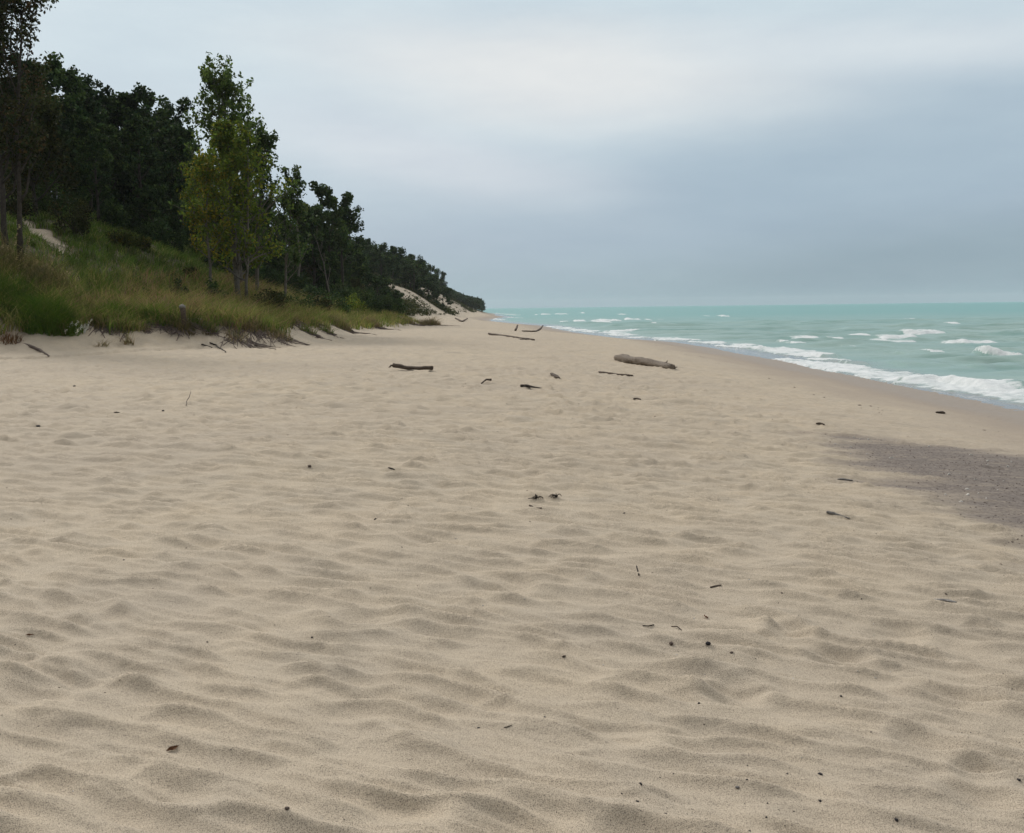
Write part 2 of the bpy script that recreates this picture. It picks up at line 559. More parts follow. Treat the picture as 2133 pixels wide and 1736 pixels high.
def build_ground():
    ry = np.concatenate([[-40, -20, -10, -6, -3, -1.5, -.6, 0, .4, .8], rows([(1.2, 2.4, 1.02), (2.4, 14, 1.0037), (14, 60, 1.0046), (60, 560, 1.011), (560, 5000, 1.08)])])
    NC = 960
    u = np.linspace(-1, 1, NC)
    Y = ry[:, None] * np.ones(NC)[None]
    W = 3.0 + .74 * np.abs(ry)
    X = W[:, None] * u[None]
    x = X.ravel(); y = Y.ravel()
    dy = np.gradient(ry); sp = np.repeat(np.abs(dy), NC)
    z = macro(x, y)
    near = (y > -2) & (y < 150)
    z[near] += ripples(x[near], y[near], sp[near])
    m = (y > 1) & (y < 20)
    z[m] += pits(x[m], y[m])
    s = shore(y) - x
    amp = sst(3.5, 9, s) * (1 - .9 * sst(-2, 1.0, toe_dist(x, y))) * (1 - .7 * sst(.3, .8, gravel_mask(x, y))) * (.72 + .9 * np.clip(N(x / 2.7, y / 2.7, 57), -.5, .5))
    z += mounds(ry, NC, amp.reshape(len(ry), NC)).ravel()
    GRID.update(ry=ry, Z=z.reshape(len(ry), NC), NC=NC)
    n = fbm(x / 2.5, y / 6, 3, 80)
    wet = 1 - sst(1.0, 3.2, s + n * 1.0)
    damp = (1 - sst(2.2, 5.8, s + n * 1.5)) * .8
    damp = np.maximum(damp, .75 * sst(75, 84, y) * (1 - sst(2.5, 5.5, s + n * 2.2)))
    t = toe_dist(x, y); f = foot_dist(x, y)
    soil = sst(1.8, 3.8, t + 1.2 * fbm(x / 1.5, y / 1.5, 3, 82)) * (1 - sst(100, 112, y)) + sst(0, 4, f) * .0
    soil = np.maximum(soil * (y < 120), sst(-1, 2.5, f))
    bare = np.zeros_like(x)
    for y0, y1, top in BARE:
        e = 1.0 * (y1 - y0) * .12
        nn = fbm(x / 5, y / 9, 3, 84)
        bare = np.maximum(bare, sst(y0 - e, y0 + e, y + nn * 9) * (1 - sst(y1 - e, y1 + e, y + nn * 9)) * (1 - sst(top - 2, top + 1.5, f + nn * 4)))
    # small slip on the near hillside
    for (cx, cy, rx, ry_) in SLIPS:
        d = np.sqrt(((x - cx) / rx) ** 2 + ((y - cy) / ry_) ** 2) + .5 * fbm(x / 1.2, y / 1.2, 3, 86)
        bare = np.maximum(bare, 1 - sst(.7, 1.1, d))
    soil = soil * (1 - bare)
    gv = np.zeros_like(x); mm = (y > 1) & (y < 30); gv[mm] = gravel_mask(x[mm], y[mm])
    far = sst(60, 110, y)
    gv = np.maximum(gv, .0)
    i = np.arange((len(ry) - 1))[:, None] * NC + np.arange(NC - 1)[None]
    q = np.stack([i, i + 1, i + NC + 1, i + NC], -1).reshape(-1, 4)
    me = mesh('beach_ground', np.c_[x, y, z], q, SAND, attrs=dict(wet=wet, damp=damp, soil=np.clip(soil, 0, 1), gravel=gv))
    tag(obj('beach_ground', me), 'pale wind-rippled sand beach rising to the wooded dune hills', 'beach', kind='structure')


BARE = [(176, 207, 15), (232, 330, 12), (372, 415, 9)]      # bare sand falls on the bluff: from y, to y, how far up
SLIPS = [(-26.6, 57.5, .9, 1.2), (-25.2, 56.2, .8, 1.3), (-24.0, 55.2, .85, 1.1), (-22.7, 54.2, 1.0, .6)]
build_ground()


# ------------------------------------------------------------------ the lake
def w0(px, py, z=.08):
    d = ray(px, py); k = (z - CAM_Z) / min(d.z, -1e-4)
    return np.array((d.x * k, d.y * k))


def z6(X, Y): return 1481.5 + .3056 * X, 592.6 + .3056 * Y
def z5(X, Y): return 987.7 + .2778 * X, 592.6 + .2778 * Y


SWASH = [  # flat bands of foam: points, half thickness in picture lines
    ([z6(400, 500), z6(560, 518), z6(740, 540), z6(1000, 578), z6(1300, 628), z6(1600, 668), z6(1850, 714), z6(2133, 758), z6(2400, 822)], [1.5, 4.2, 5.5, 6, 7.5, 9, 9, 9, 9]),
    ([z6(420, 436), z6(600, 462), z6(740, 485)], [3, 5, 3]),
    ([z6(-420, 360), z6(-200, 372), z6(0, 392), z6(200, 408), z6(430, 440)], [.8, 1.6, 1.8, 1.8, 1.8]),
    ([z6(60, 414), z6(260, 428), z6(420, 444)], [.8, 1.0, .8]),
    ([z6(740, 503), z6(890, 514)], [2.5, 2.0]),
    ([z5(555, 312), z5(700, 328), z5(800, 343), z5(920, 354), z5(1050, 364), z5(1150, 384), z5(1240, 396)], [1.5, 2.4, 2.0, 2.4, 2.6, 2.4, 1]),
    ([z5(1040, 350), z5(1280, 340)], [2.2, .8]),
    ([z5(1400, 412), z5(1560, 414)], [.8, .8]),
    ([z5(95, 252), z5(210, 266)], [1.5, 1.6]),
    ([z5(150, 216), z5(330, 230)], [1, 1]),
    ([z5(270, 248), z5(350, 251)], [1, .8]),
    ([z5(0, 250), z5(60, 250)], [.6, .6]),
]
CAPS = [  # steep breaking crests: left, right, height in picture lines
    (z6(570, 375), z6(745, 368), 6), (z6(465, 392), z6(535, 394), 6), (z6(550, 405), z6(655, 400), 5), (z6(800, 368), z6(890, 370), 3.6),
    (z6(915, 350), z6(1095, 350), 4), (z6(1135, 366), z6(1400, 360), 5.5), (z6(1310, 338), z6(1605, 334), 6.5), (z6(1055, 386), z6(1195, 388), 5),
    (z6(1195, 394), z6(1385, 388), 4), (z6(1605, 408), z6(1935, 402), 8), (z6(1800, 478), z6(2160, 494), 15), (z6(1585, 268), z6(1685, 268), 3.4),
    (z6(1340, 236), z6(1410, 236), 1.6), (z6(55, 220), z6(112, 219), 2.6), (z6(1450, 448), z6(1565, 450), 3), (z6(940, 420), z6(990, 424), 1.6),
    (z6(1300, 655), z6(1560, 655), 10), (z6(1540, 662), z6(1690, 672), 8),
    (z5(860, 275), z5(1110, 274), 3.6), (z5(880, 288), z5(1035, 288), 3.4), (z5(1125, 270), z5(1250, 266), 4), (z5(740, 278), z5(835, 276), 3),
    (z5(1280, 268), z5(1322, 268), 2.4), (z5(1078, 227), z5(1145, 228), 1.8), (z5(495, 227), z5(580, 226), 1.8), (z5(600, 224), z5(705, 224), 1.6),
    (z5(795, 217), z5(832, 217), 2), (z5(1720, 236), z5(1758, 236), 1.8), (z5(640, 282), z5(720, 280), 2.0), (z5(1330, 296), z5(1375, 296), 1.6),
    (z5(1390, 262), z5(1415, 262), 1.4), (z5(450, 228), z5(475, 228), 1.4),
]
SWELLS = [  # green unbroken swells: left, right, rise in picture lines
    (z6(890, 532), z6(1040, 534), 8), (z6(1720, 690), z6(2150, 702), 17), (z6(1300, 470), z6(1480, 470), 7), (z6(740, 490), z6(880, 490), 6), (z6(1250, 540), z6(1650, 546), 6),
    (z6(1740, 560), z6(2140, 560), 6), (z6(900, 300), z6(1300, 300), 3), (z6(1750, 280), z6(2133, 280), 3), (z6(300, 300), z6(700, 300), 3),
]


def build_water():
    ry = rows([(7, 160, 1.0045), (160, 600, 1.012), (600, 4200, 1.03)])
    NC = 760
    v = np.linspace(0, 1, NC)
    xs = shore(ry) - 2.2
    xe = np.maximum(.66 * ry + 14, xs + 12)
    X = xs[:, None] + (xe - xs)[:, None] * v[None]
    Y = ry[:, None] * np.ones(NC)[None]
    x = X.ravel(); y = Y.ravel()
    sp = np.repeat(np.gradient(ry), NC)
    off = x - shore(y)                                   # metres out from the water's edge
    ds = np.clip(off, 0, 60)
    amp = sst(1.5, 9, ds)

    def swell(lam, ang, a, seed, sharp=1.6):
        k = y * math.cos(ang) + x * math.sin(ang)
        q = k / lam + .9 * N(x / 14, y / 9, seed) + .25 * N(x / 4, y / 3, seed + 1)
        f = (.5 + .5 * np.sin(2 * np.pi * q))
        return a * (f ** sharp - .4) * (.35 + .65 * sst(-.3, .4, N(x / 17, y / 11, seed + 2))) * (1 - sst(.22, .5, sp / lam))
    z = swell(6.5, .18, .40, 90) + swell(3.4, -.12, .24, 94) + swell(11, .3, .16, 98) + swell(1.4, .5, .10, 102)
    z = z + .03 * fbm(x / .9, y / .6, 3, 106) * (1 - sst(.2, .5, sp))
    z = z * amp
    foam = np.zeros_like(x)
    for pts, th in SWASH:
        P = np.array([w0(*p) for p in pts]); th = np.array(th, float)
        dmid = P[:, 1]
        hw = np.minimum(.72 * th * dmid ** 2 / (CAM_Z * FPX), 1.5)
        m = (y > P[:, 1].min() - 6) & (y < P[:, 1].max() + 6) & (x > P[:, 0].min() - 6) & (x < P[:, 0].max() + 6)
        xx, yy = x[m], y[m]
        best = np.full(len(xx), 9e9)
        for i in range(len(P) - 1):
            a, b = P[i], P[i + 1]; ab = b - a
            tt = np.clip(((xx - a[0]) * ab[0] + (yy - a[1]) * ab[1]) / (ab @ ab), 0, 1)
            d = np.hypot(xx - a[0] - tt * ab[0], yy - a[1] - tt * ab[1])
            w = hw[i] + (hw[i + 1] - hw[i]) * tt
            best = np.minimum(best, d / w)
        best = best + .45 * fbm(xx / .8, yy / .8, 3, 110)
        f = 1 - sst(.55, 1.25, best)
        f = f * (.70 + .30 * sst(-.28, .12, N(xx / 1.6, yy / 2.6, 113)))
        if P[:, 1].max() - P[:, 1].min() > 12 and th.max() < 3: f = f * sst(-.30, .10, N(xx / 2.5, yy / 4.0, 114))
        foam[m] = np.maximum(foam[m], f)
        z[m] += .065 * f * (1 + 1.3 * N(xx / .35, yy / .35, 112))
    for (a, b, h), brk in [(c, 1) for c in CAPS] + [(c, 0) for c in SWELLS]:
        A = w0(*a); B = w0(*b)
        d = (A[1] + B[1]) / 2; d = min(d, 420)
        H = min(h * d / FPX * 1.5, 1.0)
        L = B[0] - A[0]
        sig = max(.42 if brk else 1.0, .011 * d)
        m = (y > min(A[1], B[1]) - 6 * sig - 1) & (y < max(A[1], B[1]) + 8 * sig + 1) & (x > A[0] - 1.2) & (x < B[0] + 1.2)
        if not m.any():
            continue
        xx, yy = x[m], y[m]
        tt = np.clip((xx - A[0]) / L, -.2, 1.2)
        yc = A[1] + (B[1] - A[1]) * tt + (.5 + .01 * d) * fbm(xx / (1.2 + .012 * d), 0 * xx + A[1], 3, 116)
        env = sst(-.06, .16, tt) * (1 - sst(.80, 1.06, tt)) * (.75 + .6 * N(xx / (.8 + .008 * d), 0 * xx + B[1], 118))
        dd = (yy - yc) / sig
        prof = np.where(dd < 0, np.exp(-(dd * 1.0) ** 2), np.exp(-(dd / 2.6) ** 2))
        up = H * env * prof
        z[m] = z[m] * (1 - .7 * np.clip(prof * env, 0, 1)) + up * (1 + .25 * N(xx / .3, yy / .3, 119) * brk)
        if brk:
            f = np.where(dd < 0, np.exp(-(dd / 1.35) ** 4), np.exp(-(dd / .55) ** 2)) * sst(.05, .35, env)
            f = np.maximum(f, .62 * np.exp(-((dd - .8) / 2.6) ** 2) * sst(.05, .5, env))
            foam[m] = np.maximum(foam[m], f)
    shallow = 1 - sst(.8, 3.6, ds + .8 * fbm(x / 2, y / 3, 2, 120))
    shallow = shallow * (1 - foam)
    z = np.where(off < 0, .012 + off * .05, .012 + z + 0 * off)
    far = sst(55, 330, y) * .85 + .15 * sst(330, 1500, y)
    i = np.arange((len(ry) - 1))[:, None] * NC + np.arange(NC - 1)[None]
    q = np.stack([i, i + 1, i + NC + 1, i + NC], -1).reshape(-1, 4)
    me = mesh('lake_water', np.c_[x, y, z], q, WATER, attrs=dict(foam=np.clip(foam, 0, 1), shallow=shallow, far=far))
    tag(obj('lake_water', me), 'turquoise lake with white breaking waves', 'water', kind='structure')


build_water()


# ------------------------------------------------------------------ leaves, blades, trees
def leaf_cloud(centres, radii, n, size, cols, seed, up=0.0, stretch=1.0, jitter=.35):
    """many small diamond leaves around cluster centres"""
    g = np.random.default_rng(seed)
    centres = np.array(centres, float); radii = np.array(radii, float)
    w = radii ** 2; k = g.choice(len(centres), n, p=w / w.sum())
    d = g.normal(size=(n, 3)); d /= np.linalg.norm(d, axis=1)[:, None]
    r = radii[k] * g.random(n) ** .45
    P = centres[k] + d * r[:, None] * np.array([1, 1, stretch])
    a = g.normal(size=(n, 3)); a[:, 2] += up; a /= np.linalg.norm(a, axis=1)[:, None]
    b = np.cross(a, g.normal(size=(n, 3))); b /= np.linalg.norm(b, axis=1)[:, None]
    s = size * (1 - jitter + 2 * jitter * g.random(n))[:, None]
    V = np.stack([P - a * s, P - b * s * .62 + a * s * .1, P + a * s, P + b * s * .62 + a * s * .1], 1).reshape(-1, 3)
    Q = np.arange(n * 4).reshape(n, 4)
    cols = np.array(cols, float)
    ck = g.random(len(centres))                                 # a cluster leans to one colour
    pick = np.clip(((ck[k] * .6 + g.random(n) * .4) * len(cols)).astype(int), 0, len(cols) - 1)
    col = cols[pick] * (.75 + .5 * g.random(n))[:, None] * (.6 + .8 * g.random(len(centres)))[k][:, None]
    return V, Q, np.repeat(col, 4, 0)


def tree_parts(H, base, prof, limbs, rise, lean, seed, leaf, nleaf, cols, crad=.55, trunk_r=.16, up=0.0, stretch=1.0, bare=0.0, stems=1, spread=.35, side=None, wobble=1.0):
    g = np.random.default_rng(seed)
    parts = []; cen = []; rad = []
    for st in range(stems):
        hs = H * (1 - .12 * st * g.random())
        off = np.array([0, 0, 0.]) if st == 0 else np.array([g.normal() * spread, g.normal() * spread, 0])
        n = 9
        t = np.linspace(0, 1, n)
        wob = np.cumsum(g.normal(size=(n, 2)), 0) * .009 * hs * wobble
        wob -= wob[0]
        P = np.c_[off[0] * (1 + t * 1.5) + wob[:, 0] + lean[0] * hs * t ** 1.5, off[1] * (1 + t * 1.5) + wob[:, 1] + lean[1] * hs * t ** 1.5, t * hs - .3 * (t == 0)]
        rr = trunk_r * (1 - .55 * st * .4) * (1 - t) ** .8 + .018
        rr[0] *= 1.35
        parts.append(tube(P, rr, 8, .12, seed + st))
        nl = limbs if st == 0 else limbs // 2
        for i in range(nl):
            tt = base + (.97 - base) * (i + g.random() * .8) / nl
            p0 = np.array([np.interp(tt, t, P[:, k]) for k in range(3)])
            az = i * 2.4 + g.random() * 1.1 + st
            if side is not None:
                az = az + side[1] * math.sin(side[0] - az)
            L = prof((tt - base) / (1 - base)) * (.65 + .6 * g.random()) * H
            el = R(rise + 12 * g.normal()) + .25 * tt
            dirn = np.array([math.cos(az) * math.cos(el), math.sin(az) * math.cos(el), math.sin(el)])
            k = np.linspace(0, 1, 5)[:, None]
            Q = p0 + dirn * L * k + np.array([0, 0, .22 * L]) * k ** 2 + np.cumsum(g.normal(size=(5, 3)), 0) * .035 * L * (k > 0)
            r0 = max(.012, trunk_r * (1 - tt) * .55)
            parts.append(tube(Q, r0 * (1 - k[:, 0] * .85) + .008, 5))
            leafless = g.random() < bare
            for m in range(3 + int(g.random() * 3)):
                kk = .35 + .65 * g.random()
                q0 = np.array([np.interp(kk, k[:, 0], Q[:, c]) for c in range(3)])
                d2 = dirn + g.normal(size=3) * .75; d2[2] += .35; d2 /= np.linalg.norm(d2)
                l2 = L * (.25 + .3 * g.random())
                Z = q0 + d2 * l2 * k + np.array([0, 0, .15 * l2]) * k ** 2
                parts.append(tube(Z, .4 * r0 * (1 - k[:, 0] * .8) + .005, 4))
                if not leafless:
                    cen.append(Z[-1]); rad.append(crad * (.6 + .7 * g.random()))
                    cen.append(Z[2]); rad.append(crad * (.45 + .5 * g.random()))
            if not leafless:
                cen.append(Q[-1]); rad.append(crad * (.7 + .6 * g.random()))
        if bare < .9:
            cen.append(P[-1]); rad.append(crad * .7); cen.append(P[-2]); rad.append(crad * .8)
    V, Q = join(parts)
    crown = leaf_cloud(cen, rad, nleaf, leaf, cols, seed + 50, up, stretch) if nleaf else None
    k = H / (np.percentile(crown[0][:, 2], 99.8) if crown else V[:, 2].max())      # the grown tree reaches the height asked for
    V = V * k
    if crown: crown = (crown[0] * k,) + crown[1:]
    return (V, Q), crown


def make_tree(name, label, cat, loc, rz=0, scale=1.0, group=None, lmat=LEAF, bark=BARK, **kw):
    (V, Q), cr = tree_parts(**kw)
    t = thing(name, label, cat, loc, rz, group); t.scale = (scale,) * 3
    obj('trunk', mesh('trunk', V, Q, bark), t)
    if cr is not None:
        obj('crown', mesh('crown', cr[0], cr[1], lmat, col=cr[2], smooth=False), t)
    return t


def round_prof(wd):
    return lambda t: wd * max(.12, math.sin(math.pi * min(.96, .22 + .74 * t)) ** .7)


def cone_prof(wd, top=.06):
    return lambda t: wd * (top / wd + (1 - top / wd) * (1 - t) ** .75)


DARK = [(.022, .046, .018), (.032, .062, .022), (.052, .084, .026), (.025, .052, .024)]
MID = [(.032, .064, .020), (.048, .086, .026), (.066, .100, .028), (.036, .070, .026)]
OLIVE = [(.038, .048, .016), (.050, .056, .018), (.028, .040, .015), (.062, .054, .019)]
YELLOW = [(.120, .178, .028), (.155, .205, .030), (.092, .148, .028), (.185, .190, .028), (.100, .158, .032)]
POPLAR = [(.075, .120, .034), (.100, .148, .036), (.062, .105, .032), (.125, .165, .038)]
DULL = [(.050, .085, .030), (.065, .105, .032), (.042, .075, .028), (.080, .105, .032)]
RUST = [(.034, .044, .018), (.050, .050, .020), (.028, .042, .016), (.070, .050, .024)]

SKY = interp([(-200, -20), (0, 40), (60, 110), (90, 150), (116, 122), (140, 150), (176, 146), (200, 182), (235, 200), (262, 240), (285, 225), (306, 195), (335, 235), (377, 214), (402, 235), (425, 310),
              (520, 340), (600, 395), (629, 420), (655, 415), (685, 386), (705, 400), (727, 420), (738, 480), (750, 500), (800, 508), (835, 518), (857, 532), (880, 545), (905, 560), (930, 598), (960, 611), (985, 619), (1003, 621), (1016, 634)])


def protos():
    P = {}
    far_away = (0, -300, -60)

    def mk(key, **kw):
        P[key] = kw
    mk('oak_a', H=9, base=.10, prof=round_prof(.36), limbs=22, rise=28, lean=(.02, .0), seed=101, leaf=.15, nleaf=10500, cols=DARK, crad=.50)
    mk('oak_b', H=9, base=.14, prof=round_prof(.33), limbs=19, rise=38, lean=(-.04, .02), seed=102, leaf=.15, nleaf=9500, cols=DARK, crad=.47)
    mk('oak_c', H=9, base=.08, prof=round_prof(.28), limbs=16, rise=45, lean=(.05, .0), seed=103, leaf=.14, nleaf=9500, cols=MID, crad=.47)
    mk('ash', H=10, base=.22, prof=round_prof(.22), limbs=15, rise=52, lean=(.0, .0), seed=104, leaf=.14, nleaf=5200, cols=DARK, crad=.48)
    mk('olive', H=9, base=.08, prof=round_prof(.27), limbs=15, rise=48, lean=(.02, .0), seed=105, leaf=.13, nleaf=7000, cols=OLIVE, crad=.5)
    mk('loose', H=10, base=.45, prof=round_prof(.25), limbs=11, rise=50, lean=(.06, .0), seed=106, leaf=.14, nleaf=3200, cols=DARK, crad=.45)
    return P


PROTO_KW = protos()
PROTO = {}


def place_tree(key, px, top, dist, name, label, cat='tree', group=None, rz=None, wide=1.0, sink=.1):
    """stand a tree at a distance under a picture column so that it grows up to a given height"""
    b = at(px, dist)
    h = max(2.0, z_at(px, top, dist) - b.z)
    b.z -= sink
    rz = random.uniform(0, 6.28) if rz is None else rz
    kw = PROTO_KW[key]
    s = h / kw['H']
    sc = (s * wide, s * wide, s)
    if key not in PROTO:
        t = make_tree(name, label, cat, b, rz, group=group, **kw); PROTO[key] = t; t.scale = sc
        return t
    t = copy_thing(PROTO[key], b, rz, sc, label, group)
    t.name = name
    t['category'] = cat
    return t


# ---- trees one can tell apart against the sky
place_tree('oak_b', 116, 112, 72, 'oak_tree', 'dark oak whose ragged crown rises beside the sparse brown cottonwood at the edge', rz=1.0)
place_tree('loose', 172, 138, 79, 'oak_tree', 'thin-topped dark tree leaning out over the hill between two oak crowns', rz=-.4)
place_tree('oak_a', 205, 172, 86, 'oak_tree', 'broad dense oak with a domed near-black crown on the hill skyline', rz=2.0)
place_tree('oak_c', 244, 205, 92, 'oak_tree', 'low leafy oak filling the skyline dip next to the domed oak', rz=.3)
place_tree('ash', 306, 182, 86, 'oak_tree', 'narrow dark tree topped by a flat tuft above the middle of the woods', rz=.9, wide=1.25)
place_tree('loose', 376, 204, 91, 'oak_tree', 'open-crowned dark tree just before the dip beside the tall poplar', rz=2.6, wide=1.1)
place_tree('oak_b', 345, 240, 95, 'oak_tree', 'dark oak crown wedged between the tufted tree and the open-crowned tree', rz=4.0)
place_tree('oak_a', 630, 412, 102, 'oak_tree', 'dark spreading oak directly behind the poplar on its lakeward side', rz=1.2)
place_tree('oak_c', 684, 376, 106, 'oak_tree', 'tall dark oak with an uneven top at the lakeward end of the near woods', rz=2.2, wide=.9)
place_tree('loose', 716, 408, 110, 'oak_tree', 'dark tree with bare twigs reaching out towards the lake', rz=0.0, wide=1.15)
place_tree('oak_b', 657, 428, 98, 'oak_tree', 'dark oak standing in front of the tall uneven-topped oak', rz=.2)

# ---- the mass of the wood on the slope
GW = 'trees massed in the dark wood on the dune hill'
n_wood = 0
cand = []
for i in range(4000):
    y = random.uniform(63, 142); 
    px = random.uniform(-60, 760)
    x = ray(px, HOR).x * y
    f = float(foot_dist(x, y))
    edge = 3.2 if y > 72 else 7.5
    if y > 100: edge = 1.4
    if f < edge or f > 30: continue
    if px < 215 and y < 66: continue
    if any((x - a) ** 2 + (y - b) ** 2 < 3.1 ** 2 for a, b in cand): continue
    cand.append((x, y))
    b = macro(x, y)
    ysky = float(SKY(px)) + random.uniform(38, 100) + max(0, (f < 9) * random.uniform(20, 90))
    zt = z_at(px, ysky, y)
    h = zt - float(b)
    if h < 3.0: continue
    h = min(h, random.uniform(7.0, 11.0))
    top = 0
    key = random.choice(['oak_a', 'oak_a', 'oak_b', 'oak_b', 'oak_c', 'ash', 'olive'])
    if y > 100 and random.random() < .4: key = 'oak_c'
    kw = PROTO_KW[key]; s = h / kw['H']
    loc = (x, y, float(b) - .1)
    lab = 'dark broadleaf tree standing within the shaded wood that covers the dune hill'
    if y > 96: lab = 'green broadleaf tree in the wood between the poplar and the bare sand bluff'
    if key not in PROTO:
        t = make_tree('broadleaf_tree', lab, 'tree', loc, random.uniform(0, 6.28), group=GW, **kw); PROTO[key] = t; t.scale = (s * 1.1, s * 1.1, s)
    else:
        t = copy_thing(PROTO[key], loc, random.uniform(0, 6.28), (s * 1.1, s * 1.1, s), lab, GW); t.name = 'broadleaf_tree'
    t['group'] = GW if y <= 96 else 'green trees between the poplar and the sand bluff'
    n_wood += 1
    if n_wood > 95: break
print('wood', n_wood)

# ---- trees along the far bluff top
FARP = dict(H=7, base=.06, prof=round_prof(.36), limbs=12, rise=35, lean=(.02, 0), leaf=.20, nleaf=2300, cols=DARK, crad=.62, trunk_r=.12)
PROTO_KW['bluff_a'] = dict(FARP, seed=131)
PROTO_KW['bluff_b'] = dict(FARP, seed=132, cols=MID, prof=round_prof(.30), rise=45)
PROTO_KW['bluff_c'] = dict(FARP, seed=133, base=.2, prof=round_prof(.22), rise=50, nleaf=1500)
FAR_TREES = [(748, 490, 142, 'bluff_c', 'small flat-topped tree poking above the wood where the hill drops away'),
             (772, 497, 213, 'bluff_a', 'rounded green tree just past the flat-topped small tree on the bluff'),
             (797, 505, 219, 'bluff_b', 'full green tree on the bluff above the head of the first sand fall'),
             (820, 511, 225, 'bluff_a', 'dark rounded tree over the upper end of the first sand fall'),
             (838, 515, 236, 'bluff_c', 'thin-crowned tree letting sky through on the bluff top'),
             (858, 528, 258, 'bluff_a', 'dark domed tree above the middle of the first sand fall'),
             (880, 539, 300, 'bluff_c', 'spindly dark tree with upright top between the two sand falls'),
             (901, 551, 338, 'bluff_a', 'dark leaning tree standing over the second sand fall'),
             (923, 565, 372, 'bluff_c', 'lone slim tree rising by itself above the low far bluff')]
for px, top, d, key, lab in FAR_TREES:
    place_tree(key, px, top, d, 'bluff_tree', lab)
FRONT = interp([(700, 440), (740, 505), (775, 556), (870, 628), (950, 650)])
GB = 'small trees crowding the far bluff'
cnt = 0; cand2 = []
for i in range(6000):
    y = 135 + 260 * random.random() ** 1.3
    px = random.uniform(690, 945)
    x = ray(px, HOR).x * y
    f = float(foot_dist(x, y))
    if f < 1.0 or f > 34: continue
    if any((y > a - 4) and (y < b + 4) and f < top + .5 for a, b, top in BARE): continue
    if any((x - a) ** 2 + (y - b) ** 2 < 2.9 ** 2 for a, b in cand2): continue
    b = float(macro(x, y)); ysky = max(float(SKY(px)) + random.uniform(3, 16), float(FRONT(px)) + random.uniform(0, 14) if y < 180 else 0)
    h = min(z_at(px, ysky, y) - b, random.uniform(4.5, 8.0))
    if h < 2.2: continue
    cand2.append((x, y))
    key = random.choice(['bluff_a', 'bluff_a', 'bluff_b', 'bluff_b', 'bluff_c'])
    s = h / 7
    lab = 'small green tree on the wooded bluff before the first sand fall' if y < 168 else 'small dark tree on the wooded bluff beyond the first sand fall'
    t = copy_thing(PROTO[key], (x, y, b - .1), random.uniform(0, 6.28), (s * 1.45, s * 1.45, s), lab, GB + (' before the sand fall' if y < 168 else ' beyond the sand fall')); t.name = 'bluff_tree'
    cnt += 1
    if cnt > 120: break
print('bluff', cnt)

# the far headland reads as one mass of wood
cen = []; rad = []
g = np.random.default_rng(61)
for i in range(5200):
    y = g.uniform(380, 560); f = g.uniform(.5, 34); x = float(foot(y)) - f
    px = FW / 2 + x / y * FPX
    if px < 900: continue
    if (368 < y < 418) and f < 9: continue
    b = float(macro(x, y)); hmax = min(z_at(px, float(SKY(px)) + 2, y) - b, 6.5 if px > 985 else 5.5)
    if hmax < 1.2: continue
    cen.append((x, y, b + hmax * g.uniform(.25, .92))); rad.append(.9 + .5 * g.random())
V, Q, col = leaf_cloud(cen, rad, 42000, .34, [(.030, .055, .026), (.040, .068, .032), (.026, .048, .024)], 62)
tag(obj('distant_woods', mesh('distant_woods', V, Q, LEAF, col=col, smooth=False)), 'low dark woods running down to the water on the far headland', 'woods', kind='stuff')

# ---- the poplars that stand out in front
b = at(503, 64)
make_tree('poplar_tree', 'tall dark green poplar with a pointed ragged top standing above all the woods', 'tree', b, 0,
          H=z_at(462, 118, 64) - b.z, base=.16, prof=lambda t: .055 + .235 * (1 - t) ** .6 * (1 if t > .12 else .6), limbs=40, rise=50, wobble=.3, lean=(-.055, 0), seed=211, leaf=.12, nleaf=9500, cols=POPLAR, crad=.30, trunk_r=.17, up=.5, stretch=1.5,
          bark=PALE_BARK, lmat=LEAF_LIGHT, stems=2)
b = at(500, 58.5)
make_tree('poplar_tree', 'yellow-green young poplar in front of the tall pointed poplar', 'tree', b, 0,
          H=z_at(500, 250, 58.5) - b.z, base=.13, prof=lambda t: .045 + .245 * (1 - t) ** 1.0 * (1 if t > .2 else .55 + 2 * t), limbs=34, rise=38, lean=(-.01, 0), seed=222, leaf=.095, nleaf=10500, cols=YELLOW, crad=.36, trunk_r=.13, up=.2, stretch=1.1,
          bark=PALE_BARK, lmat=LEAF_LIGHT, stems=3, spread=.55)
b = at(437, 57)
make_tree('poplar_tree', 'small poplar with yellowing leaves on the hill side of the yellow-green one', 'tree', b, 0,
          H=z_at(437, 315, 57) - b.z, base=.25, prof=lambda t: .08 + .14 * (1 - t) ** .6, limbs=20, rise=40, lean=(-.02, 0), seed=233, leaf=.085, nleaf=4200, cols=[(.13, .16, .022), (.10, .15, .024), (.20, .17, .020), (.09, .13, .022)], crad=.42, trunk_r=.08,
          bark=PALE_BARK, lmat=LEAF_LIGHT)
b = at(536, 65)
make_tree('poplar_tree', 'second dark poplar merging with the tall pointed one and bulging lakeward', 'tree', b, 0,
          H=z_at(570, 262, 65) - b.z, base=.2, prof=lambda t: .05 + .17 * (1 - t) ** .45, limbs=28, rise=50, wobble=.3, lean=(.08, 0), seed=238, leaf=.11, nleaf=4400, cols=DULL, crad=.29, trunk_r=.12, up=.5, stretch=1.4, bark=PALE_BARK, lmat=LEAF_LIGHT)
b = at(592, 66)
make_tree('poplar_tree', 'slim poplar leaning lakeward with one leafy arm against the sky', 'tree', b, 0,
          H=z_at(605, 345, 66) - b.z, base=.2, prof=lambda t: .07 + .14 * (1 - t) ** .6, limbs=20, rise=48, lean=(.06, 0), seed=244, leaf=.10, nleaf=3600, cols=DULL, crad=.32, trunk_r=.09, bark=PALE_BARK, lmat=LEAF_LIGHT, side=(0, .8))
b = at(22, 47)
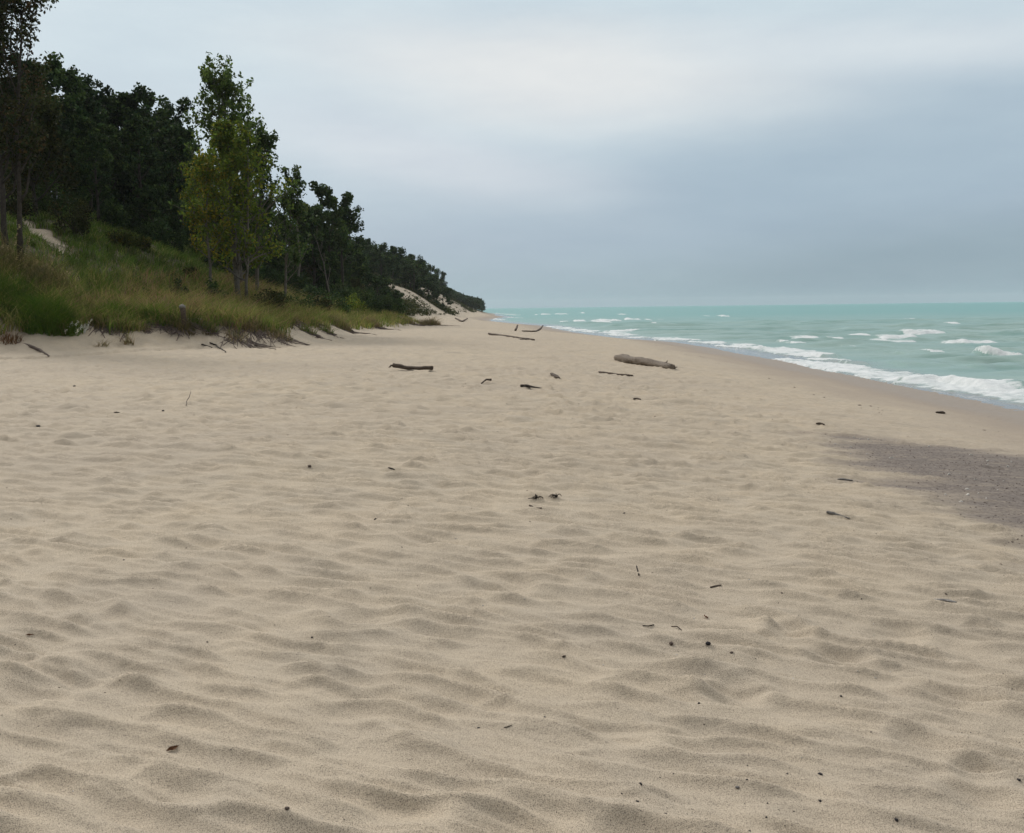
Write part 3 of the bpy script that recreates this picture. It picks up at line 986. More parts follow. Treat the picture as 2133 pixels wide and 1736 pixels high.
make_tree('cottonwood_tree', 'tall sparse brownish cottonwood cut off by the edge of the view', 'tree', b, 0,
          H=13.8, base=.22, prof=lambda t: .06 + .15 * (1 - t) ** .5, limbs=34, rise=55, lean=(.0, .0), seed=255, leaf=.095, nleaf=12000, cols=RUST, crad=.42, trunk_r=.15, bark=BARK, lmat=LEAF, stems=2, spread=.4)
b = at(-45, 51)
make_tree('cottonwood_tree', 'brown-tinged leafy tree behind the sparse cottonwood', 'tree', b, 0,
          H=12.0, base=.15, prof=lambda t: .08 + .22 * (1 - t) ** .6, limbs=30, rise=45, lean=(.04, .0), seed=266, leaf=.10, nleaf=8500, cols=RUST, crad=.6, trunk_r=.16, bark=BARK, lmat=LEAF)
b = at(85, 60)
make_tree('cottonwood_tree', 'olive-brown tree filling the space under the dark oak beside the cottonwood', 'tree', b, 0,
          H=z_at(85, 190, 60) - b.z, base=.12, prof=lambda t: .1 + .22 * (1 - t) ** .6, limbs=28, rise=42, lean=(.0, .0), seed=277, leaf=.11, nleaf=12000, cols=OLIVE, crad=.6, trunk_r=.14, bark=BARK, lmat=LEAF)
# bare snags
b = at(622, 92)
make_tree('dead_tree', 'thin bare pale trunk showing against the sky just past the poplar', 'dead tree', b, 0,
          H=z_at(622, 352, 92) - b.z, base=.55, prof=lambda t: .10, limbs=9, rise=60, lean=(.0, .0), seed=288, leaf=.1, nleaf=0, cols=DARK, trunk_r=.09, bark=PALE_BARK, bare=1.0)
b = at(420, 88)
make_tree('dead_tree', 'grey leafless treetop in the sky gap beside the tall poplar', 'dead tree', b, 0,
          H=z_at(412, 232, 88) - b.z, base=.5, prof=lambda t: .17, limbs=10, rise=55, lean=(-.03, .0), seed=299, leaf=.1, nleaf=0, cols=DARK, trunk_r=.09, bark=PALE_BARK, bare=1.0)
b = at(690, 96)
make_tree('dead_tree', 'pale dead trunk leaning in the shade of the lakeward oaks', 'dead tree', b, 0,
          H=z_at(665, 470, 96) - b.z, base=.35, prof=lambda t: .16, limbs=8, rise=50, lean=(-.2, .0), seed=311, leaf=.1, nleaf=0, cols=DARK, trunk_r=.08, bark=PALE_BARK, bare=1.0)


# ---- shrubs
def make_shrub(name, label, loc, w, h, n, leaf, cols, seed, group=None, mat=LEAF, cat='shrub'):
    g = np.random.default_rng(seed)
    cen = []; rad = []; parts = []
    for i in range(13):
        a = g.random() * 6.28; r = w * .42 * math.sqrt(g.random()); z = h * (.35 + .5 * g.random()) * (1 - .5 * (r / (w * .5)) ** 2)
        tip = np.array([math.cos(a) * r, math.sin(a) * r, z])
        cen.append(tip); rad.append(w * (.13 + .09 * g.random()))
        cen.append(tip * np.array([.8, .8, .5])); rad.append(w * .16)
        k = np.linspace(0, 1, 4)[:, None]
        parts.append(tube(np.array([0, 0, -.1]) + (tip - np.array([0, 0, -.1])) * k + g.normal(size=(4, 3)) * .04 * w * (k > 0), .025 * (1 - .7 * k[:, 0]) + .004, 4))
    V, Q, col = leaf_cloud(cen, rad, n, leaf, cols, seed, .2)
    V2, Q2 = join(parts)
    t = thing(name, label, cat, loc, 0, group)
    obj('stem', mesh('stem', V2, Q2, BARK), t)
    obj('foliage', mesh('foliage', V, Q, mat, col=col, smooth=False), t)
    return t


GOLD = [(.15, .125, .018), (.06, .08, .02), (.05, .07, .018), (.09, .09, .02)]
SHRUBS = [(163, 470, 58, 2.4, 2.6, OLIVE, 'brownish bushy shrub on the hillside beside the sand slip'),
          (262, 497, 60, 1.8, 1.1, GOLD, 'low shrub covered with yellow flowers on the crest of the grassy slope'),
          (300, 520, 61, 1.3, .8, GOLD, 'small yellow-flowered bush just down the crest from the larger one'),
          (405, 555, 60, 1.0, .8, GOLD, 'little yellow bush at the foot of the grassy slope near the poplars'),
          (372, 585, 54, 1.3, 1.4, DARK, 'dark upright bush on the lower slope before the poplars'),
          (300, 585, 52, .9, .7, MID, 'small green bush low on the grassy slope'),
          (120, 430, 62, 2.8, 2.2, MID, 'leafy green shrub at the top of the sand slip'),
          (40, 450, 57, 2.6, 2.4, OLIVE, 'dull olive shrub behind the cottonwood trunk'),
          (75, 425, 64, 2.8, 2.6, OLIVE, 'olive shrub higher up the hill above the sand slip'),
          (445, 590, 56, 1.6, 1.5, MID, 'green shrub at the base of the yellowing poplar'),
          (560, 600, 58, 2.0, 1.6, OLIVE, 'olive shrub beside the stems of the yellow-green poplar'),
          (610, 605, 64, 2.4, 1.6, MID, 'green shrub at the grass edge past the poplars'),
          (655, 608, 70, 2.4, 1.5, OLIVE, 'olive shrub in front of the shaded oaks'),
          (700, 612, 78, 2.6, 1.7, MID, 'rounded green shrub below the small patch of bare sand'),
          (735, 618, 84, 2.6, 1.7, YELLOW, 'yellowish shrub on the edge of the grass flat'),
          (775, 625, 92, 2.8, 1.8, DARK, 'dark shrub before the foot of the first sand fall'),
          (690, 600, 88, 3.2, 2.4, DARK, 'large dark shrub under the lakeward oaks'),
          (640, 590, 84, 3.0, 2.4, DARK, 'dark thicket shrub behind the olive shrub'),
          (820, 630, 104, 2.8, 2.0, MID, 'green shrub at the far end of the grass flat'),
          (790, 615, 112, 3.5, 3.0, DARK, 'tall dark shrub backing the grass flat near the bluff'),
          (745, 600, 108, 3.6, 3.2, MID, 'full green shrub between the oaks and the sand bluff')]
for k, (px, py, d, w, h, cols, lab) in enumerate(SHRUBS):
    b = at(px, d)
    make_shrub('shrub', lab, b, w, h, int(1100 + 500 * w), .065 if d < 70 else .085, cols, 400 + k)


def understory():
    src = make_shrub('understory_shrub', 'dark leafy undergrowth bush in the shade beneath the hill woods', at(330, 75), 3.0, 2.3, 2600, .085, DARK, 460, 'undergrowth bushes beneath the hill woods')
    src2 = make_shrub('understory_shrub', 'low green bush on the wooded slope short of the sand bluff', at(700, 108), 3.2, 2.4, 2200, .10, MID, 461, 'low bushes on the slope short of the sand bluff')
    done = []
    for i in range(3000):
        y = random.uniform(66, 132); px = random.uniform(60, 850)
        x = ray(px, HOR).x * y; f = float(foot_dist(x, y))
        lo = 7.0 if y < 74 else (4.0 if y < 90 else (2.0 if y < 120 else .5))
        if f < lo or f > 15: continue
        if any((x - a) ** 2 + (y - b) ** 2 < 2.5 ** 2 for a, b in done): continue
        done.append((x, y)); b = float(macro(x, y)) - .1
        copy_thing(src if y < 96 else src2, (x, y, b), random.uniform(0, 6.28), random.uniform(.6, 1.05), (src if y < 96 else src2)['label'], (src if y < 96 else src2)['group'])
        if len(done) > 75: break
    print('understory', len(done))


understory()


# ------------------------------------------------------------------ grass
def blades(pts, h, wd, lean, cols, seed, curl=.45, spreadw=.35):
    """one bent blade (two quads) per root point"""
    g = np.random.default_rng(seed); n = len(pts)
    P = np.array(pts, float)
    a = g.random(n) * 2 * np.pi
    side = np.c_[np.cos(a), np.sin(a), np.zeros(n)]
    L = np.c_[lean[0] + spreadw * g.normal(size=n), lean[1] + spreadw * g.normal(size=n), np.ones(n)]
    hh = (h * (.6 + .7 * g.random(n)))[:, None]
    p1 = P + L * hh * .55 * np.array([.6, .6, 1])
    p2 = P + L * hh * np.array([1.2 + curl, 1.2 + curl, .92])
    w = (wd * (.7 + .6 * g.random(n)))[:, None] * side
    V = np.stack([P - w, P + w, p1 + w * .8, p1 - w * .8, p2 + w * .12, p2 - w * .12], 1).reshape(-1, 3)
    b = (np.arange(n) * 6)[:, None]
    Q = np.concatenate([b + np.array([[0, 1, 2, 3]]), b + np.array([[3, 2, 4, 5]])], 0)
    col = np.repeat(np.asarray(cols) * (.75 + .5 * g.random(n))[:, None], 6, 0)
    return V, Q, col


def mixcols(p, table):
    """pick colours by weights p (n,k)"""
    p = p / p.sum(1)[:, None]; c = np.cumsum(p, 1); r = RNG.random(len(p))[:, None]
    return np.array(table)[(r > c).sum(1).clip(0, len(table) - 1)]


def dune_grass():
    n = 210000
    y = 38 + 80 * RNG.random(n) ** 1.2
    px = RNG.uniform(-120, 960, n)
    x = (px - FW / 2) / FPX * y
    t = toe_dist(x, y); f = foot_dist(x, y)
    edge = 2.2 - 1.5 * sst(50, 78, y) + (1.3 - .8 * sst(50, 78, y)) * N(x / 1.6, y / 1.6, 140) + .6 * N(x / .5, y / .5, 141)
    keep = (t > edge) & (f < 3.5) & (y < 117)
    keep &= RNG.random(n) < np.clip(.15 + 1.0 * N(x / 1.1, y / 1.1, 142) + 1.5 * N(x / .42, y / .42, 143) + .9 * np.exp(-((t - 4) / 5) ** 2), .12, 1)
    x, y, t, f = x[keep], y[keep], t[keep], f[keep]
    z = macro(x, y) - .03
    h = .62 + .35 * sst(2, 6, t) + .25 * N(x / 2.2, y / 2.2, 144)
    h = np.clip(h, .3, 1.3) * (1 - .35 * sst(70, 110, y))
    g1 = sst(-.25, .25, N(x / 3, y / 3, 146)); tan = sst(.0, .35, N(x / 2.1, y / 2.1, 148)) ; red = np.exp(-((t - 7.5) / 3.5) ** 2) * (x > -19)
    w = np.c_[.15 + .7 * g1, .75 + 1.3 * tan, 1.0 * red, .30 + 0 * x]
    cols = mixcols(w, [(.15, .245, .042), (.36, .33, .13), (.38, .24, .16), (.25, .31, .07)])
    cols = cols * (.8 + .9 * np.clip(N(x / .7, y / .7, 149), -.6, .6))[:, None]
    V, Q, col = blades(np.c_[x, y, z], h, .018, (.12, -.05), cols, 150)
    o = obj('dune_grass', mesh('dune_grass', V, Q, GRASS, col=col, smooth=False))
    tag(o, 'olive, tan and reddish dune grass covering the low foredune', 'grass', kind='stuff')
    print('dune grass', len(x))
    # grass on the hillside
    n = 130000
    y = RNG.uniform(44, 76, n); px = RNG.uniform(-120, 640, n); x = (px - FW / 2) / FPX * y
    f = foot_dist(x, y)
    keep = (f > 1.5) & (f < 16)
    for (cx, cy, rx, ry) in SLIPS:
        keep &= (((x - cx) / rx) ** 2 + ((y - cy) / ry) ** 2 + .5 * fbm(x / 1.2, y / 1.2, 3, 86)) > 1.0
    keep &= RNG.random(n) < np.clip(.45 + 1.0 * N(x / 1.3, y / 1.3, 152) + 1.3 * N(x / .5, y / .5, 153), .08, 1)
    x, y, f = x[keep], y[keep], f[keep]
    g1 = sst(-.3, .3, N(x / 2.4, y / 2.4, 154)); tan = sst(.05, .4, N(x / 1.7, y / 1.7, 156))
    cols = mixcols(np.c_[.6 + g1, .25 + tan, .4 + 0 * x, .10 + 0 * x], [(.14, .235, .042), (.30, .31, .11), (.10, .17, .036), (.24, .31, .15)])
    V, Q, col = blades(np.c_[x, y, macro(x, y) - .03], np.clip(.42 + .25 * N(x / 2, y / 2, 158), .2, .8), .018, (.18, -.12), cols * (.8 + .9 * np.clip(N(x / .8, y / .8, 159), -.6, .6))[:, None], 160)
    o = obj('hillside_grass', mesh('hillside_grass', V, Q, GRASS, col=col, smooth=False))
    tag(o, 'shorter green grass on the steep slope under the woods', 'grass', kind='stuff')
    print('hill grass', len(x))
    # thin growth on the far bluff slopes
    n = 9000
    y = RNG.uniform(118, 420, n); px = RNG.uniform(680, 1010, n); x = (px - FW / 2) / FPX * y
    f = foot_dist(x, y); keep = (f > -.3) & (f < 18)
    nn = fbm(x / 5, y / 9, 3, 84); veg = np.ones(len(x), bool)
    for y0, y1, top in BARE:
        veg &= ~((y + nn * 9 > y0) & (y + nn * 9 < y1) & (f + nn * 4 < top))
    stripe = N(x / 7, y / 3.4, 162) > .24
    keep &= veg | (stripe & (RNG.random(n) < .5))
    x, y = x[keep], y[keep]
    V, Q, col = leaf_cloud(np.c_[x, y, macro(x, y) + .15], .35 + .45 * RNG.random(len(x)), 60000, .13, [(.030, .050, .018), (.045, .060, .020), (.065, .065, .026), (.028, .044, .018)], 164, stretch=.7)
    o = obj('bluff_grass', mesh('bluff_grass', V, Q, GRASS, col=col, smooth=False))
    tag(o, 'patchy green growth on the far sandy bluff', 'grass', kind='stuff')


dune_grass()


def tuft(name, label, loc, r, n, h, cols, seed, lean=(.1, 0), cat='grass clump', group=None, roots=False, wd=.012, spreadw=.4, plume=None):
    g = np.random.default_rng(seed)
    a = g.random(n) * 6.28; q = r * np.sqrt(g.random(n))
    x = loc[0] + np.cos(a) * q; y = loc[1] + np.sin(a) * q
    z = macro(x, y) - .03 - loc[2]
    cc = np.array(cols)[g.integers(0, len(cols), n)]
    V, Q, col = blades(np.c_[x - loc[0], y - loc[1], z], h * (.45 + .75 * g.random(n)) * (1 - .6 * (q / r) ** 2), wd, lean, cc, seed + 1, spreadw=spreadw)
    me = mesh(name, V, Q, GRASS, col=col, smooth=False)
    if plume is None and not roots:
        return tag(obj(name, me, None, loc), label, cat, group)
    t = thing(name, label, cat, loc, 0, group)
    obj('blades', me, t)
    if roots:
        parts = []
        for i in range(46):
            az = g.uniform(-1.9, .3); L = r * g.uniform(.8, 2.6)
            k = np.linspace(0, 1, 6)
            X = np.cos(az) * L * k + g.normal() * r * .5; Y = np.sin(az) * L * k * .9 + g.normal() * r * .3
            Z = macro(loc[0] + X, loc[1] + Y) - loc[2] + .05 * np.sin(k * 3.1) * g.random() + .01
            parts.append(tube(np.c_[X, Y, Z], g.uniform(.008, .022) * (1 - .6 * k) + .004, 5))
        V, Q = join(parts); obj('root', mesh('root', V, Q, ROOTS), t)
    if plume is not None:
        m = plume; k = g.choice(n, m, replace=False)
        tips = V.reshape(n, 6, 3)[k, 4]
        c = []; rr = []
        for p in tips:
            for j in range(4):
                c.append(p + np.array([-.03 * j - .02, 0, -.05 * j])); rr.append(.045)
        VV, QQ, cl = leaf_cloud(c, rr, m * 26, .03, [(.30, .25, .14), (.36, .30, .17), (.24, .21, .11)], seed + 3, stretch=1.6)
        obj('plume', mesh('plume', VV, QQ, GRASS, col=cl, smooth=False), t)
    return t


GREEN = [(.085, .165, .022), (.11, .19, .026), (.07, .135, .022), (.14, .18, .034)]
TAN = [(.21, .18, .085), (.26, .215, .11), (.15, .14, .06), (.10, .11, .035)]
BROWNISH = [(.24, .185, .115), (.29, .225, .15), (.19, .19, .08)]


def foot_at(px, py):
    p = hit(px, py); return (p.x, p.y, float(macro(p.x, p.y)))


def clump_at(px, d, t0=None):
    if t0 is not None:               # t0 metres in from the toe of the foredune
        yy = np.arange(38.5, 112, .1); xx = ray(px, HOR).x * yy
        ok = np.nonzero(toe_dist(xx, yy) > t0)[0]
        if len(ok): d = float(yy[ok[0]])
    p = at(px, d); return (p.x, p.y, p.z)


tuft('grass_clump', 'big bright green grass clump at the foredune edge under the pale plumes', clump_at(95, 42.5), 1.15, 3600, 1.25, GREEN, 500, lean=(.05, -.05), wd=.013)
tuft('grass_clump', 'dark green grass clump cut by the edge of the view', clump_at(20, 43.5), 1.2, 2600, 1.15, GREEN, 503, lean=(-.05, -.05), wd=.013)
tuft('reed_clump', 'tall reed clump with pale tan plumes blown over', clump_at(105, 46.5), 1.2, 1500, 2.1, TAN, 506, lean=(-.28, 0), plume=150, cat='reeds', wd=.012, spreadw=.28)
tuft('reed_clump', 'tall plumed reeds at the very edge of the view', clump_at(15, 46), 1.0, 1000, 1.9, TAN, 509, lean=(-.2, 0), plume=110, cat='reeds', wd=.012, spreadw=.28)
tuft('grass_clump', 'fresh green grass clump midway between the bright clump and the stump', clump_at(235, 45), .9, 1500, .95, GREEN, 512, wd=.012)
tuft('grass_clump', 'green grass clump a little before the upright stump', clump_at(320, 45.5), .9, 1400, .9, GREEN, 515, wd=.012)
tuft('grass_clump', 'purplish brown grass clump overhanging the sand under the oaks', clump_at(700, 61, 1.5), .9, 1400, .8, BROWNISH, 518, roots=True)
tuft('grass_clump', 'dark purplish clump with matted roots at the corner of the scarp', clump_at(765, 66, 1.3), .9, 1400, .75, BROWNISH, 521, roots=True)
tuft('grass_clump', 'clump with bare roots spilling down the scarp past the poplar', clump_at(575, 50.5, 1.7), .7, 330, .42, BROWNISH, 524, roots=True)
tuft('grass_clump', 'small rooty clump on the scarp below the yellow-green poplar', clump_at(490, 48.5, 1.6), .6, 260, .4, BROWNISH, 527, roots=True)
tuft('grass_clump', 'last brown clump trailing off the end of the foredune', clump_at(895, 100, 0.8), 1.0, 1300, .9, BROWNISH, 530, roots=True)
tuft('grass_clump', 'tan clump with roots on the high sandy shoulder of the foredune', clump_at(845, 96, 1.2), .9, 900, .6, BROWNISH, 533, roots=True)
def edge_tufts():
    g = np.random.default_rng(717)
    grp = 'ragged tufts along the lip of the sand bank'
    lab = 'ragged olive and brown grass tuft hanging over the lip of the sand bank'
    src = [tuft('grass_tuft', lab, clump_at(px, 43, 2.4 if px < 600 else 1.4), r, n, h, cols, 720 + k, lean=(.25, -.25), roots=True, group=grp, spreadw=.5)
           for k, (px, r, n, h, cols) in enumerate([(200, .35, 150, .55, TAN), (520, .4, 170, .5, BROWNISH), (640, .45, 200, .6, GREEN + BROWNISH)])]
    px = 185
    while px < 860:
        px += g.uniform(18, 46)
        k = float(sst(560, 700, px))
        p = clump_at(px, 999, g.uniform(2.1 - 1.3 * k, 3.1 - 1.5 * k))
        if p[1] > 500: continue
        copy_thing(src[int(g.integers(0, 3))], p, g.uniform(-.7, .7), g.uniform(.6, 1.25), lab, grp)


edge_tufts()
tuft('grass_tuft', 'spiky brown tuft alone on open sand before the scarp', foot_at(268, 718), .22, 60, .75, BROWNISH, 540, lean=(-.15, 0), wd=.013, spreadw=.5)
tuft('grass_tuft', 'smaller withered tuft beside the spiky brown one', foot_at(212, 722), .25, 60, .42, BROWNISH, 543, lean=(.2, 0), spreadw=.6)
tuft('grass_tuft', 'low reddish tuft on the sand at the edge of the view', foot_at(22, 712), .45, 220, .5, [(.19, .10, .06), (.14, .09, .05)], 546, lean=(.1, 0))
tuft('grass_tuft', 'thin grey-green tuft at the foot of the stump', clump_at(390, 43, 1.9), .3, 160, .6, [(.13, .12, .05), (.16, .13, .07)], 549)
tuft('grass_tuft', 'greenish tuft trailing over the scarp next to the stump', clump_at(432, 43, 1.9), .3, 130, .55, [(.10, .11, .04), (.16, .13, .07)], 552)
fl = tuft('flower_clump', 'leafy clump dotted with tiny white flowers at the foot of the bright grass', foot_at(152, 694), .38, 420, .42, GREEN, 555, cat='flowers', plume=26)
for ch in fl.children:
    if ch.name.startswith('plume'):
        ch.name = 'blossom'
        ch.data = ch.data.copy()
        a = ch.data.attributes['tint']; a.data.foreach_set('color', np.tile(np.array([.75, .75, .72, 1], np.float32), len(ch.data.vertices)))


# ------------------------------------------------------------------ driftwood, stump, sticks
def lay(name, label, cat, pts, rads, mat, sides=10, rough=.18, seed=0, lift=.75, zs=None, flat=1.0, n=16, bend=.02, group=None, branches=()):
    """a piece of wood lying on the sand along picture points"""
    W = [hit(*p) for p in pts]
    P = np.array([(w.x, w.y, w.z) for w in W])
    tt = np.linspace(0, 1, len(P)); t = np.linspace(0, 1, n)
    Q = np.stack([np.interp(t, tt, P[:, k]) for k in range(3)], 1)
    rr = np.interp(t, np.linspace(0, 1, len(rads)), rads) * (.62 if name == 'twig' else 1)
    L = np.linalg.norm(P[-1] - P[0])
    g = np.random.default_rng(seed)
    b = np.cumsum(g.normal(size=(n, 3)), 0) * bend * L * .2; b -= np.linspace(0, 1, n)[:, None] * b[-1]; b[:, 2] *= .3
    Q += b
    Q[:, 2] = np.linspace(Q[0, 2], Q[-1, 2], n) + rr * lift * flat
    if zs is not None:
        Q[:, 2] += np.interp(t, np.linspace(0, 1, len(zs)), zs)
    o = Q.mean(0); o[2] = Q[:, 2].min()
    V, F = tube(Q - o, rr, sides, rough, seed, flat)
    parts = []
    for (k, dx, dy, dz, r) in branches:
        s = np.linspace(0, 1, 5)[:, None]; p0 = Q[int(k * (n - 1))] - o
        parts.append(tube(p0 + s * np.array([dx, dy, dz]) + g.normal(size=(5, 3)) * .015 * s, r * (1 - .6 * s[:, 0]), 6, .15, seed + 3))
    if not parts:
        return tag(obj(name, mesh(name, V, F, mat), None, o), label, cat, group)
    th = thing(name, label, cat, o, 0, group)
    obj('stem', mesh('stem', V, F, mat), th)
    for v, f in parts:
        obj('branch', mesh('branch', v, f, mat), th)
    return th


lay('driftwood_log', 'thick pale driftwood log, rounded at one end and splintered at the other', 'log', [(1284, 750), (1310, 755), (1345, 760), (1402, 769)], [.10, .145, .15, .13, .12, .12, .105, .085], DRIFT, 14, .30, 1, lift=.6,
    branches=[(.93, .05, -.05, .17, .035), (.97, .22, -.12, -.02, .03), (.6, .25, .02, .06, .02)], n=24)
lay('driftwood_log', 'short dark brown log with a bulging end lying on open sand', 'log', [(820, 772), (901, 775)], [.060, .058, .046, .043, .045, .050, .052], DRIFT_DARK, 10, .18, 2, lift=1.3, bend=.006, zs=[.05, .01, .01, .01], branches=[(.02, -.12, -.1, -.04, .03)])
lay('driftwood_pole', 'long thin driftwood pole lying beyond the other logs', 'log', [(1015, 697), (1060, 703), (1113, 710)], [.06, .07, .075, .06, .04], DRIFT_DARK, 8, .12, 3, n=20, branches=[(.85, -.5, -.9, .02, .07)])
lay('driftwood_branch', 'crooked branch with one end raised, near the water', 'log', [(1088, 691), (1112, 692), (1131, 690)], [.03, .07, .10, .08, .05], DRIFT_DARK, 8, .15, 4, zs=[0, 0, .05, .45])
lay('wood_post', 'short dark stub sticking up from the sand beside the crooked branch', 'post', [(1074, 690), (1078, 689)], [.09, .08, .07], DRIFT_DARK, 8, .15, 5, zs=[0, .35], n=8)
lay('driftwood_branch', 'bowed dark branch on the far beach near the end of the foredune', 'log', [(948, 668), (962, 671), (974, 668)], [.10, .11, .10, .09], DRIFT_DARK, 8, .15, 6, zs=[.25, 0, .2])
lay('driftwood_stick', 'straight slender stick lying in front of the thick pale log', 'stick', [(1248, 777), (1285, 781), (1318, 785)], [.022, .03, .028, .022], DRIFT_DARK, 6, .1, 7)
lay('driftwood_chunk', 'stubby dark wedge of wood between the two nearer sticks', 'driftwood', [(1150, 782), (1158, 785), (1166, 789)], [.04, .065, .05, .02], DRIFT_DARK, 8, .25, 8, n=8, flat=.6)
lay('driftwood_stick', 'little arched twig in line with the short dark log', 'stick', [(1003, 800), (1013, 798), (1023, 799)], [.014, .02, .03], DRIFT_DARK, 6, .1, 9, zs=[0, .06, .05])
lay('driftwood_stick', 'dark stick thicker at one end, nearest of the mid-beach sticks', 'stick', [(1085, 806), (1103, 808), (1128, 810)], [.03, .035, .02, .01], TWIG, 6, .12, 10)
lay('driftwood_stick', 'dark narrow stick sliding down the scarp below the poplars', 'stick', [(437, 716), (452, 724), (470, 735)], [.03, .03, .025], TWIG, 6, .1, 11)
lay('driftwood_stick', 'pale crooked root lying on the scarp beside the dark sticks', 'stick', [(530, 722), (550, 726), (575, 729)], [.025, .02, .015], DRIFT_DARK, 6, .1, 12)
lay('driftwood_stick', 'short twig next to the narrow stick on the scarp', 'stick', [(420, 720), (442, 725)], [.03, .02], TWIG, 6, .1, 13)
lay('driftwood_branch', 'dark weathered branch half buried at the foot of the near scarp', 'log', [(35, 715), (60, 722), (85, 733), (102, 745)], [.03, .06, .05, .03], ROOTS, 7, .2, 14)
lay('driftwood_board', 'flat grey stick lying before the dark pebbly patch', 'stick', [(1745, 1000), (1760, 1001), (1776, 1002)], [.012, .018, .016, .01], DRIFT_GREY, 6, .1, 15, flat=.6)
lay('forked_driftwood', 'forked grey driftwood piece with a dark hollow end', 'driftwood', [(1722, 1070), (1742, 1073), (1770, 1082)], [.010, .014, .010, .006], DRIFT_GREY, 8, .15, 16, branches=[(.5, -.09, .09, .0, .012)])
lay('driftwood_board', 'flat grey slab of driftwood with dark ends near the edge of the view', 'driftwood', [(1945, 1250), (1970, 1252), (1992, 1256)], [.010, .018, .018, .010], DRIFT_GREY, 8, .15, 17, flat=.35)
lay('twig', 'stout dark twig lying below the two bits of dark weed', 'twig', [(1103, 1056), (1116, 1059), (1128, 1062)], [.011, .012, .010], DRIFT_DARK, 6, .1, 18)
lay('twig', 'black twig standing at a slant out of the sand', 'twig', [(1326, 1190), (1331, 1201)], [.007, .009], TWIG, 6, .1, 19, zs=[.03, 0], n=6)
lay('twig', 'pair of curled black twig ends on the sand above the dark stone', 'twig', [(1339, 1306), (1350, 1308), (1362, 1304)], [.004, .006, .005], TWIG, 5, .1, 20)
lay('twig', 'short grey twig above the slanting black one', 'twig', [(1398, 1306), (1410, 1309), (1420, 1314)], [.004, .006, .004], DRIFT_DARK, 5, .1, 21)
lay('twig', 'stubby brown twig with a pale companion chip', 'twig', [(1480, 1226), (1490, 1224), (1502, 1221)], [.008, .010, .006], DRIFT_DARK, 6, .1, 22)
lay('twig', 'thin twig lying near the footprints by the view edge', 'twig', [(2092, 1444), (2100, 1441), (2109, 1437)], [.003, .005, .003], TWIG, 5, .1, 23)
lay('twig', 'thin curved twig low in the middle of the rippled sand', 'twig', [(1050, 1520), (1058, 1517), (1066, 1514)], [.003, .004, .003], TWIG, 5, .1, 24)
lay('twig', 'small dark twig in the upper mid sand alone', 'twig', [(809, 976), (815, 978), (822, 981)], [.007, .012, .008], TWIG, 6, .1, 25)
lay('driftwood_chunk', 'small dark driftwood chip on the strip between dark patch and water', 'driftwood', [(1950, 861), (1962, 862), (1968, 862)], [.02, .03, .018], DRIFT_DARK, 6, .15, 26)
lay('driftwood_chunk', 'brown driftwood chip at the upper tip of the dark patch', 'driftwood', [(1700, 885), (1708, 885), (1717, 886)], [.012, .02, .012], DRIFT_DARK, 6, .15, 27)
lay('driftwood_chunk', 'tiny brown chip on the sand before the thick pale log', 'driftwood', [(1320, 833), (1326, 834), (1334, 834)], [.015, .02, .015], DRIFT_DARK, 6, .15, 28)
lay('twig', 'spindly upright twig fork on the sand before the scarp', 'twig', [(388, 846), (392, 840), (398, 836)], [.008, .01, .006], TWIG, 5, .1, 29, zs=[0, .05, .14])
lay('twig', 'dark flat twig bit on the near sand under the scarp', 'twig', [(238, 861), (243, 861), (249, 861)], [.012, .016, .01], TWIG, 5, .1, 30)


def weed(label, px, py, seed):
    p = hit(px, py); g = np.random.default_rng(seed); parts = []
    for i in range(9):
        a = g.random() * 6.28; k = np.linspace(0, 1, 5); L = g.uniform(.03, .075)
        parts.append(tube(np.c_[np.cos(a) * L * k, np.sin(a) * L * k, .005 + .035 * np.sin(k * 3.1) * g.random()], .004 * (1 - .5 * k) + .001, 5))
    V, Q = join(parts)
    tag(obj('dried_weed', mesh('dried_weed', V, Q, TWIG), None, p), label, 'weed')


weed('wispy knot of dark dried weed just above the stout twig', 1117, 1041, 1)
weed('bunched black dried weed across from the wispy knot', 1159, 1040, 2)

# the stump at the grass edge
p = Vector(clump_at(381, 43.6, 2.3)); DST = p.y
st = thing('tree_stump', 'brown weathered upright stump with a pale rounded top at the grass edge', 'stump', (p.x, p.y, p.z), 0)
k = np.linspace(0, 1, 12)
hs = z_at(381, 636, DST) - p.z
V, Q = tube(np.c_[.03 * np.sin(k * 4), .02 * np.cos(k * 5), -.1 + (hs + .02) * k], np.interp(k, [0, .1, .5, .8, 1], [.17, .13, .10, .12, .11]), 12, .2, 71)
obj('shaft', mesh('shaft', V, Q, DRIFT_DARK), st)
k = np.linspace(0, 1, 7)
V, Q = tube(np.c_[.03 * np.sin(4) + 0 * k, .005 + 0 * k, hs - .14 + .18 * k], [.09, .13, .14, .135, .115, .08, .03], 12, .12, 72)
obj('cap', mesh('cap', V, Q, DRIFT_GREY), st)
lay('driftwood_stick', 'pale bleached stick lying in the grass by the stump', 'stick', [(392, 674), (405, 673), (422, 674)], [.03, .03, .02], STONE_PALE, 6, .1, 31, zs=[.15, .15, .12])


